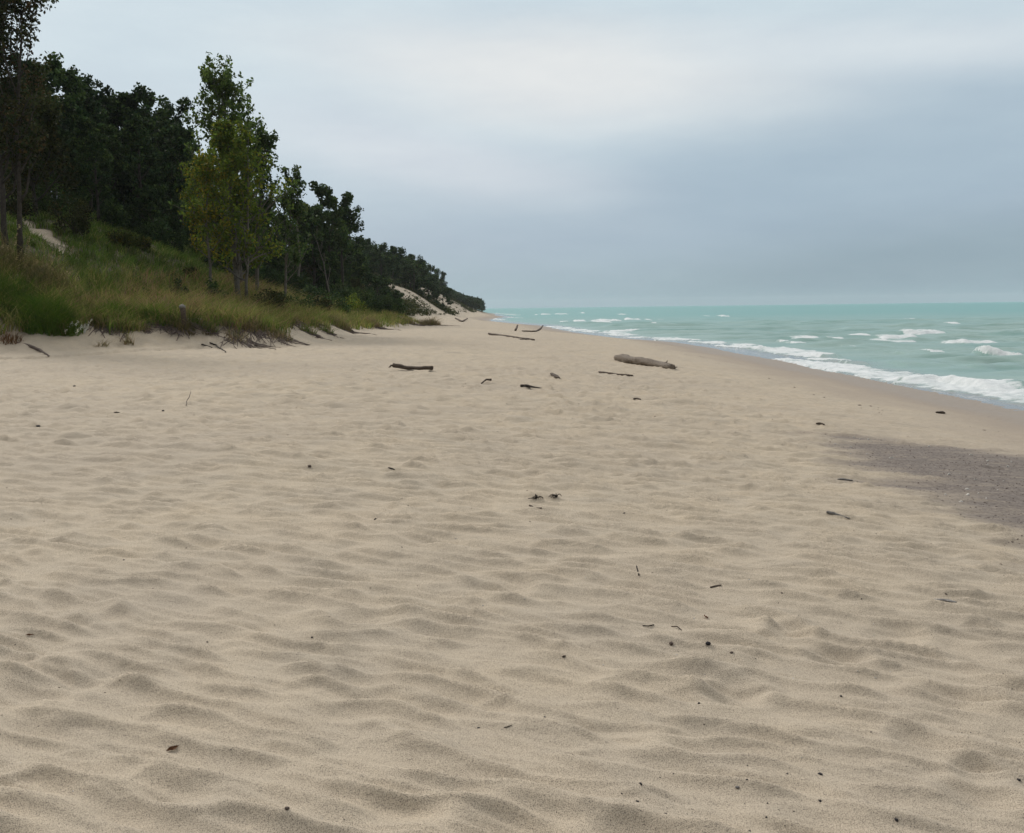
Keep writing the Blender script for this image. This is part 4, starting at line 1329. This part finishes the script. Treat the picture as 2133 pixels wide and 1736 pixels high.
# ------------------------------------------------------------------ stones, leaves
def stone(name, label, px, py, r, mat, seed, sq=(1, .8, .6), cat='stone', group=None):
    p = hit(px, py); g = np.random.default_rng(seed)
    n, m = 9, 12
    th = np.linspace(0.02, math.pi - .02, n); ph = np.arange(m) * 2 * math.pi / m
    d = np.stack([np.sin(th)[:, None] * np.cos(ph), np.sin(th)[:, None] * np.sin(ph), np.cos(th)[:, None] * np.ones(m)], -1)
    rr = r * (1 + .22 * N(d[..., 0] * 1.3 + seed, d[..., 1] * 1.3 + d[..., 2] * 1.7) * 2)
    V = (d * rr[..., None] * np.array(sq)).reshape(-1, 3)
    q = [(i * m + j, (i + 1) * m + j, (i + 1) * m + (j + 1) % m, i * m + (j + 1) % m) for i in range(n - 1) for j in range(m)]
    o = obj(name, mesh(name, V, np.array(q), mat), None, (p.x, p.y, p.z + r * sq[2] * .45))
    o.rotation_euler = (0, 0, g.random() * 6)
    return tag(o, label, cat, group)


stone('stone', 'smooth black stone, darkest thing on the rippled sand', 1475, 1347, .013, STONE_DARK, 1, (1, .9, .75))
stone('stone', 'brown stone lying beside the smooth black one', 1398, 1345, .013, STONE_BROWN, 2, (1.15, .8, .7))
stone('stone', 'small flat brown stone below the smooth black one', 1524, 1362, .010, STONE_BROWN, 3, (1.1, .8, .5))
stone('stone', 'dark wedge-shaped pebble in the near right sand beside a ripple crest', 1709, 1615, .008, STONE_DARK, 4, (1.2, .8, .6))
stone('stone', 'black pebble close to the bottom corner by the edge of view', 2122, 1628, .008, STONE_DARK, 5, (1.2, .8, .5))
stone('stone', 'grey pebble half sunk in the near sand among ripples', 1536, 1643, .008, DRIFT_GREY, 6)
stone('stone', 'round reddish brown pebble near the bottom edge below the fallen leaf', 598, 1686, .009, STONE_BROWN, 7)
stone('stone', 'dark brown pebble lying in the left part of the middle sand', 645, 975, .022, STONE_BROWN, 8)
stone('stone', 'lone black pebble in the middle distance of the left sand', 155, 806, .036, STONE_DARK, 9, (1, .8, .5))
stone('stone', 'dark lump on the sand near the left edge', 80, 890, .030, STONE_DARK, 10, (1.2, .8, .5))
stone('stone', 'black pebble right of centre on mid sand before the black twig', 782, 1083, .012, STONE_DARK, 11)
stone('stone', 'black pebble next to the twig fork', 340, 857, .022, STONE_DARK, 12, (1.2, .9, .5))
stone('stone', 'small black pebble on the left near sand in front of a long crest', 650, 1331, .007, STONE_DARK, 13)
stone('stone', 'dark pebble on the face of a ripple at lower right', 1752, 1454, .007, STONE_DARK, 14)
stone('stone', 'small dark pebble on a crest below the black stone', 1456, 1467, .007, STONE_DARK, 15)


def leaf_obj(name, label, px, py, s, mat, seed):
    p = hit(px, py); g = np.random.default_rng(seed)
    n = 9; m = 5
    u = np.linspace(-1, 1, n); w = np.linspace(-1, 1, m)
    U, W = np.meshgrid(u, w, indexing='ij')
    wid = .45 * (1 - U ** 2) ** .8 + .01
    V = np.stack([U * s, W * wid * s, .22 * s * (W ** 2) * (1 - U ** 2) + .18 * s * U ** 2 + .06 * s * np.sin(U * 5 + W * 3) + .08 * s], -1)
    top = V.reshape(-1, 3); bot = top - np.array([0, 0, .02 * s])
    q = [(i * m + j, (i + 1) * m + j, (i + 1) * m + j + 1, i * m + j + 1) for i in range(n - 1) for j in range(m - 1)]
    q2 = [tuple(np.array(a[::-1]) + n * m) for a in q]
    parts = [(np.vstack([top, bot]), np.array(q + q2))]
    k = np.linspace(0, 1, 5)
    parts.append(tube(np.c_[s * (.95 + .5 * k), .05 * s * k, .26 * s + .1 * s * k], .02 * s * (1 - .4 * k), 5))
    V, Q = join(parts)
    o = obj(name, mesh(name, V, Q, mat), None, (p.x, p.y, p.z + .004)); o.rotation_euler = (.15, -.1, g.random() * 3)
    return tag(o, label, 'leaf')


leaf_obj('fallen_leaf', 'curled brown fallen leaf in a hollow of the near sand', 360, 1566, .024, DEAD_LEAF, 1).rotation_euler = (.3, -.2, .45)
leaf_obj('fallen_leaf', 'small reddish curled leaf above the black stone', 1470, 1288, .024, RED_LEAF, 2).rotation_euler = (.3, .5, .8)
leaf_obj('fallen_leaf', 'thin brown leaf scrap near the left edge of the near sand', 62, 1326, .020, DEAD_LEAF, 3).rotation_euler = (.1, .1, .5)


def scatter(name, label, cat, pts, sizes, mat, seed, sq=.6):
    """far too many bits to count: one sheet of small angular pebbles"""
    g = np.random.default_rng(seed); n = len(pts)
    base = np.array([(1, 0, 0), (0, 1, 0), (-1, 0, 0), (0, -1, 0), (0, 0, 1), (0, 0, -1)], float)
    # eight-sided pebble written as quads: a squashed box is rounder in shading than its few faces
    box = np.array([(-1, -1, -1), (1, -1, -1), (1, 1, -1), (-1, 1, -1), (-.6, -.6, 1), (.6, -.6, 1), (.6, .6, 1), (-.6, .6, 1)], float) * .7
    faces = np.array([(0, 3, 2, 1), (4, 5, 6, 7), (0, 1, 5, 4), (1, 2, 6, 5), (2, 3, 7, 6), (3, 0, 4, 7)])
    V = box[None] * (1 + .35 * g.normal(size=(n, 8, 3)))
    V *= np.array(sizes)[:, None, None] * np.stack([g.uniform(.7, 1.7, n), g.uniform(.6, 1.1, n), np.full(n, sq)], 1)[:, None]
    a = g.random(n) * 6.28; ca, sa = np.cos(a)[:, None], np.sin(a)[:, None]
    V = np.stack([V[..., 0] * ca - V[..., 1] * sa, V[..., 0] * sa + V[..., 1] * ca, V[..., 2]], -1)
    V += np.array(pts)[:, None]
    Q = (np.arange(n) * 8)[:, None, None] + faces[None]
    tag(obj(name, mesh(name, V.reshape(-1, 3), Q.reshape(-1, 4), mat)), label, cat, kind='stuff')


def sand_points(n, y0, y1, seed, cond=None, pw=1.6):
    g = np.random.default_rng(seed)
    y = y0 + (y1 - y0) * g.random(n) ** pw; x = (g.random(n) * 2 - 1) * (.8 + .58 * y)
    m = (shore(y) - x > 1.2) & (toe_dist(x, y) < 1)
    if cond is not None: m &= cond(x, y, g)
    x, y = x[m], y[m]
    return np.c_[x, y, ground(x, y)]


def clumpy(seed, lo=.05, hi=.45, right=True):
    return lambda x, y, g: g.random(len(x)) < sst(lo, hi, N(x / .9, y / .9, seed)) * (.25 + .75 * sst(-2, 2.5, x)) + .06


P = sand_points(5500, 2.2, 24, 601, clumpy(170)); scatter('dark_pebbles', 'small dark pebbles and grit strewn over the sand', 'pebbles', P, .0022 + .005 * RNG.random(len(P)) ** 4 + .0003 * P[:, 1] * RNG.random(len(P)), STONE_DARK, 602)
P = sand_points(2400, 2.2, 24, 603, clumpy(172)); scatter('pale_pebbles', 'tiny white pebbles and shell bits strewn over the sand', 'pebbles', P, .0026 + .005 * RNG.random(len(P)) ** 3 + .0004 * P[:, 1] * RNG.random(len(P)), STONE_PALE, 604)
P = sand_points(3200, 2.2, 30, 605, clumpy(174)); scatter('wood_litter', 'tiny brown wood chips strewn over the sand', 'litter', P, .0025 + .007 * RNG.random(len(P)) ** 4 + .0003 * P[:, 1] * RNG.random(len(P)), DRIFT_DARK, 606, .4)
P = sand_points(26000, 4, 19, 607, lambda x, y, g: gravel_mask(x, y) > .25 + .5 * g.random(len(x)), pw=1.0)
scatter('gravel_patch', 'fine dark and purplish gravel lying in the dark patch of sand', 'gravel', P, .004 + .008 * RNG.random(len(P)) ** 2, STONE_BROWN, 608)
P = sand_points(700, 4, 18, 609, lambda x, y, g: gravel_mask(x, y) > .5, pw=1.0)
scatter('shell_bits', 'white shell bits lying among the dark gravel', 'shells', P, .012 + .020 * RNG.random(len(P)) ** 3, STONE_PALE, 610, .8)
P = sand_points(5000, 10, 70, 611, lambda x, y, g: (np.abs(shore(y) - x - 4.6 + 1.0 * N(0 * y, y / 6, 178)) < .3 + .8 * g.random(len(x)) ** 2) & (N(x, y / 3, 176) > -.1), pw=1.0)
scatter('strand_litter', 'dark litter left in a line along the beach by the waves', 'litter', P, .012 + .03 * RNG.random(len(P)) ** 4, DRIFT_DARK, 612, .4)


# ------------------------------------------------------------------ sky and sun
SUN_EL, SUN_AZ = R(36), R(-38)        # high and ahead, a little towards the lake; behind thin cloud
w = bpy.data.worlds.new('World'); S.world = w; w.use_nodes = True
nt = w.node_tree; nt.nodes.clear()
wo = nt.nodes.new('ShaderNodeOutputWorld'); bg = nt.nodes.new('ShaderNodeBackground')
sky = nt.nodes.new('ShaderNodeTexSky'); sky.sky_type = 'NISHITA'; sky.sun_disc = False
sky.sun_elevation = SUN_EL; sky.sun_rotation = SUN_AZ
tc = nt.nodes.new('ShaderNodeTexCoord').outputs['Generated']
nrm = nt.nodes.new('ShaderNodeVectorMath'); nrm.operation = 'NORMALIZE'; lk(nt, tc, nrm.inputs[0])
mp = nt.nodes.new('ShaderNodeMapping'); mp.inputs['Scale'].default_value = (1.6, 1.6, 7.0); mp.inputs['Rotation'].default_value = (0, R(-9), 0); lk(nt, nrm.outputs[0], mp.inputs[0])
nz = nt.nodes.new('ShaderNodeTexNoise'); nz.inputs['Scale'].default_value = 1.5; nz.inputs['Detail'].default_value = 4; nz.inputs['Roughness'].default_value = .5
lk(nt, mp.outputs[0], nz.inputs['Vector'])
wv = nt.nodes.new('ShaderNodeVectorMath'); wv.operation = 'SUBTRACT'; lk(nt, nz.outputs[1], wv.inputs[0]); wv.inputs[1].default_value = (.5, .5, .5)
ws = nt.nodes.new('ShaderNodeVectorMath'); ws.operation = 'MULTIPLY'; lk(nt, wv.outputs[0], ws.inputs[0]); ws.inputs[1].default_value = (.10, .05, .07)
wd_ = nt.nodes.new('ShaderNodeVectorMath'); wd_.operation = 'ADD'; lk(nt, nrm.outputs[0], wd_.inputs[0]); lk(nt, ws.outputs[0], wd_.inputs[1])
dirv = wd_.outputs[0]
sx = nt.nodes.new('ShaderNodeSeparateXYZ'); lk(nt, dirv, sx.inputs[0])


def srgb(r, g_, b):
    return tuple(((c / 255 + .055) / 1.055) ** 2.4 if c / 255 > .04045 else c / 255 / 12.92 for c in (r, g_, b))


base = ramp(nt, sx.outputs[2], [(0.0, srgb(154, 177, 190)), (.07, srgb(172, 188, 203)), (.16, srgb(203, 216, 224)), (.27, srgb(207, 221, 228)), (.5, srgb(235, 240, 243)), (1.0, srgb(255, 255, 255))])
mzt = nt.nodes.new('ShaderNodeMapRange'); lk(nt, sx.outputs[2], mzt.inputs[0])
mzt.inputs[1].default_value = .3; mzt.inputs[2].default_value = .8; mzt.inputs[3].default_value = 1.0; mzt.inputs[4].default_value = 1.4


def lobe(px, py, rx, rz, inner, outer, tilt=0.0):
    """a soft patch of cloud centred on a direction of the sky"""
    d = ray(px, py); d = d / d.length
    a = nt.nodes.new('ShaderNodeVectorMath'); a.operation = 'SUBTRACT'; lk(nt, dirv, a.inputs[0]); a.inputs[1].default_value = d
    r = nt.nodes.new('ShaderNodeMapping'); r.inputs['Rotation'].default_value = (0, tilt, 0); lk(nt, a.outputs[0], r.inputs[0])
    m = nt.nodes.new('ShaderNodeVectorMath'); m.operation = 'MULTIPLY'; lk(nt, r.outputs[0], m.inputs[0]); m.inputs[1].default_value = (1 / rx, .7, 1 / rz)
    l = nt.nodes.new('ShaderNodeVectorMath'); l.operation = 'LENGTH'; lk(nt, m.outputs[0], l.inputs[0])
    k = nt.nodes.new('ShaderNodeMapRange'); k.interpolation_type = 'SMOOTHERSTEP'; lk(nt, l.outputs[1], k.inputs[0])
    k.inputs[1].default_value = inner; k.inputs[2].default_value = outer; k.inputs[3].default_value = 1; k.inputs[4].default_value = 0
    return k.outputs[0]


c = base
c = mixc(nt, math_(nt, 'MULTIPLY', lobe(1900, 330, .34, .075, .1, 1.5, R(8)), .62), c, srgb(153, 175, 192))
c = mixc(nt, math_(nt, 'MULTIPLY', lobe(2000, 560, .36, .055, .1, 1.4, R(4)), .75), c, srgb(139, 160, 174))
c = mixc(nt, math_(nt, 'MULTIPLY', lobe(1150, 170, .30, .055, .0, 1.3, R(-6)), .9), c, srgb(232, 233, 232))
c = mixc(nt, math_(nt, 'MULTIPLY', lobe(900, 330, .22, .04, .0, 1.3, R(-12)), .6), c, srgb(218, 222, 228))
c = mixc(nt, math_(nt, 'MULTIPLY', lobe(1900, 110, .24, .035, .0, 1.3, R(-3)), .6), c, srgb(222, 228, 232))
mq = nt.nodes.new('ShaderNodeMapping'); mq.inputs['Scale'].default_value = (2.2, 2.2, 9.0); lk(nt, nrm.outputs[0], mq.inputs[0])
fine = noise(nt, mq.outputs[0], 2.4, 8, .62)
c = mixc(nt, ramp(nt, fine, [(.30, .0), (.70, 1)]), mixc(nt, 1.0, c, (.93, .94, .955), 'MULTIPLY'), mixc(nt, 1.0, c, (1.05, 1.045, 1.03), 'MULTIPLY'))
# unseen sky behind the viewer dimmed, to darken sides facing the camera
back = nt.nodes.new('ShaderNodeMapRange'); lk(nt, sx.outputs[1], back.inputs[0])
back.inputs[1].default_value = -.7; back.inputs[2].default_value = .45; back.inputs[3].default_value = .34; back.inputs[4].default_value = 1.0
sc = math_(nt, 'MULTIPLY', math_(nt, 'MULTIPLY', mzt.outputs[0], back.outputs[0]), 8.4)
cs = nt.nodes.new('ShaderNodeVectorMath'); cs.operation = 'SCALE'; lk(nt, c, cs.inputs[0]); lk(nt, sc, cs.inputs['Scale'])
fin = mixc(nt, .94, sky.outputs[0], cs.outputs[0])
lk(nt, fin, bg.inputs[0]); bg.inputs[1].default_value = .1
lk(nt, bg.outputs[0], wo.inputs[0])

sd = bpy.data.lights.new('sun', 'SUN'); so = bpy.data.objects.new('sun', sd); C.objects.link(so)
sd.energy = 1.5; sd.angle = R(11); sd.color = (1, .95, .88)
sv = Vector((math.sin(SUN_AZ) * math.cos(SUN_EL), math.cos(SUN_AZ) * math.cos(SUN_EL), math.sin(SUN_EL)))
so.rotation_euler = sv.to_track_quat('Z', 'Y').to_euler(); so.location = sv * 50

# ------------------------------------------------------------------ render settings
S.view_settings.view_transform = 'Standard'; S.view_settings.look = 'None'; S.view_settings.exposure = .25; S.view_settings.gamma = 1
S.render.engine = 'CYCLES'
S.cycles.use_denoising = True
S.cycles.sample_clamp_indirect = 1.5; S.cycles.max_bounces = 6; S.cycles.diffuse_bounces = 3; S.cycles.transmission_bounces = 4


# ------------------------------------------------------------------ damp lake air
xs_, ys_, zs_ = (-5600, 5600), (-60, 5400), (-5.0, 40.0)
V = np.array([(x, y, z) for z in zs_ for (x, y) in ((xs_[0], ys_[0]), (xs_[1], ys_[0]), (xs_[1], ys_[1]), (xs_[0], ys_[1]))], float)
F = np.array([(0, 3, 2, 1), (4, 5, 6, 7), (0, 1, 5, 4), (1, 2, 6, 5), (2, 3, 7, 6), (3, 0, 4, 7)])
hm, nt, out = newmat('haze')
pv = nt.nodes.new('ShaderNodeVolumePrincipled'); pv.inputs['Color'].default_value = (.90, .95, 1.0, 1); pv.inputs['Density'].default_value = HAZE
lk(nt, pv.outputs[0], out.inputs['Volume'])
tag(obj('haze', mesh('haze', V, F, hm, smooth=False)), 'thin damp haze over the lake and the far bluff', 'haze', kind='stuff')
S.cycles.volume_bounces = 1
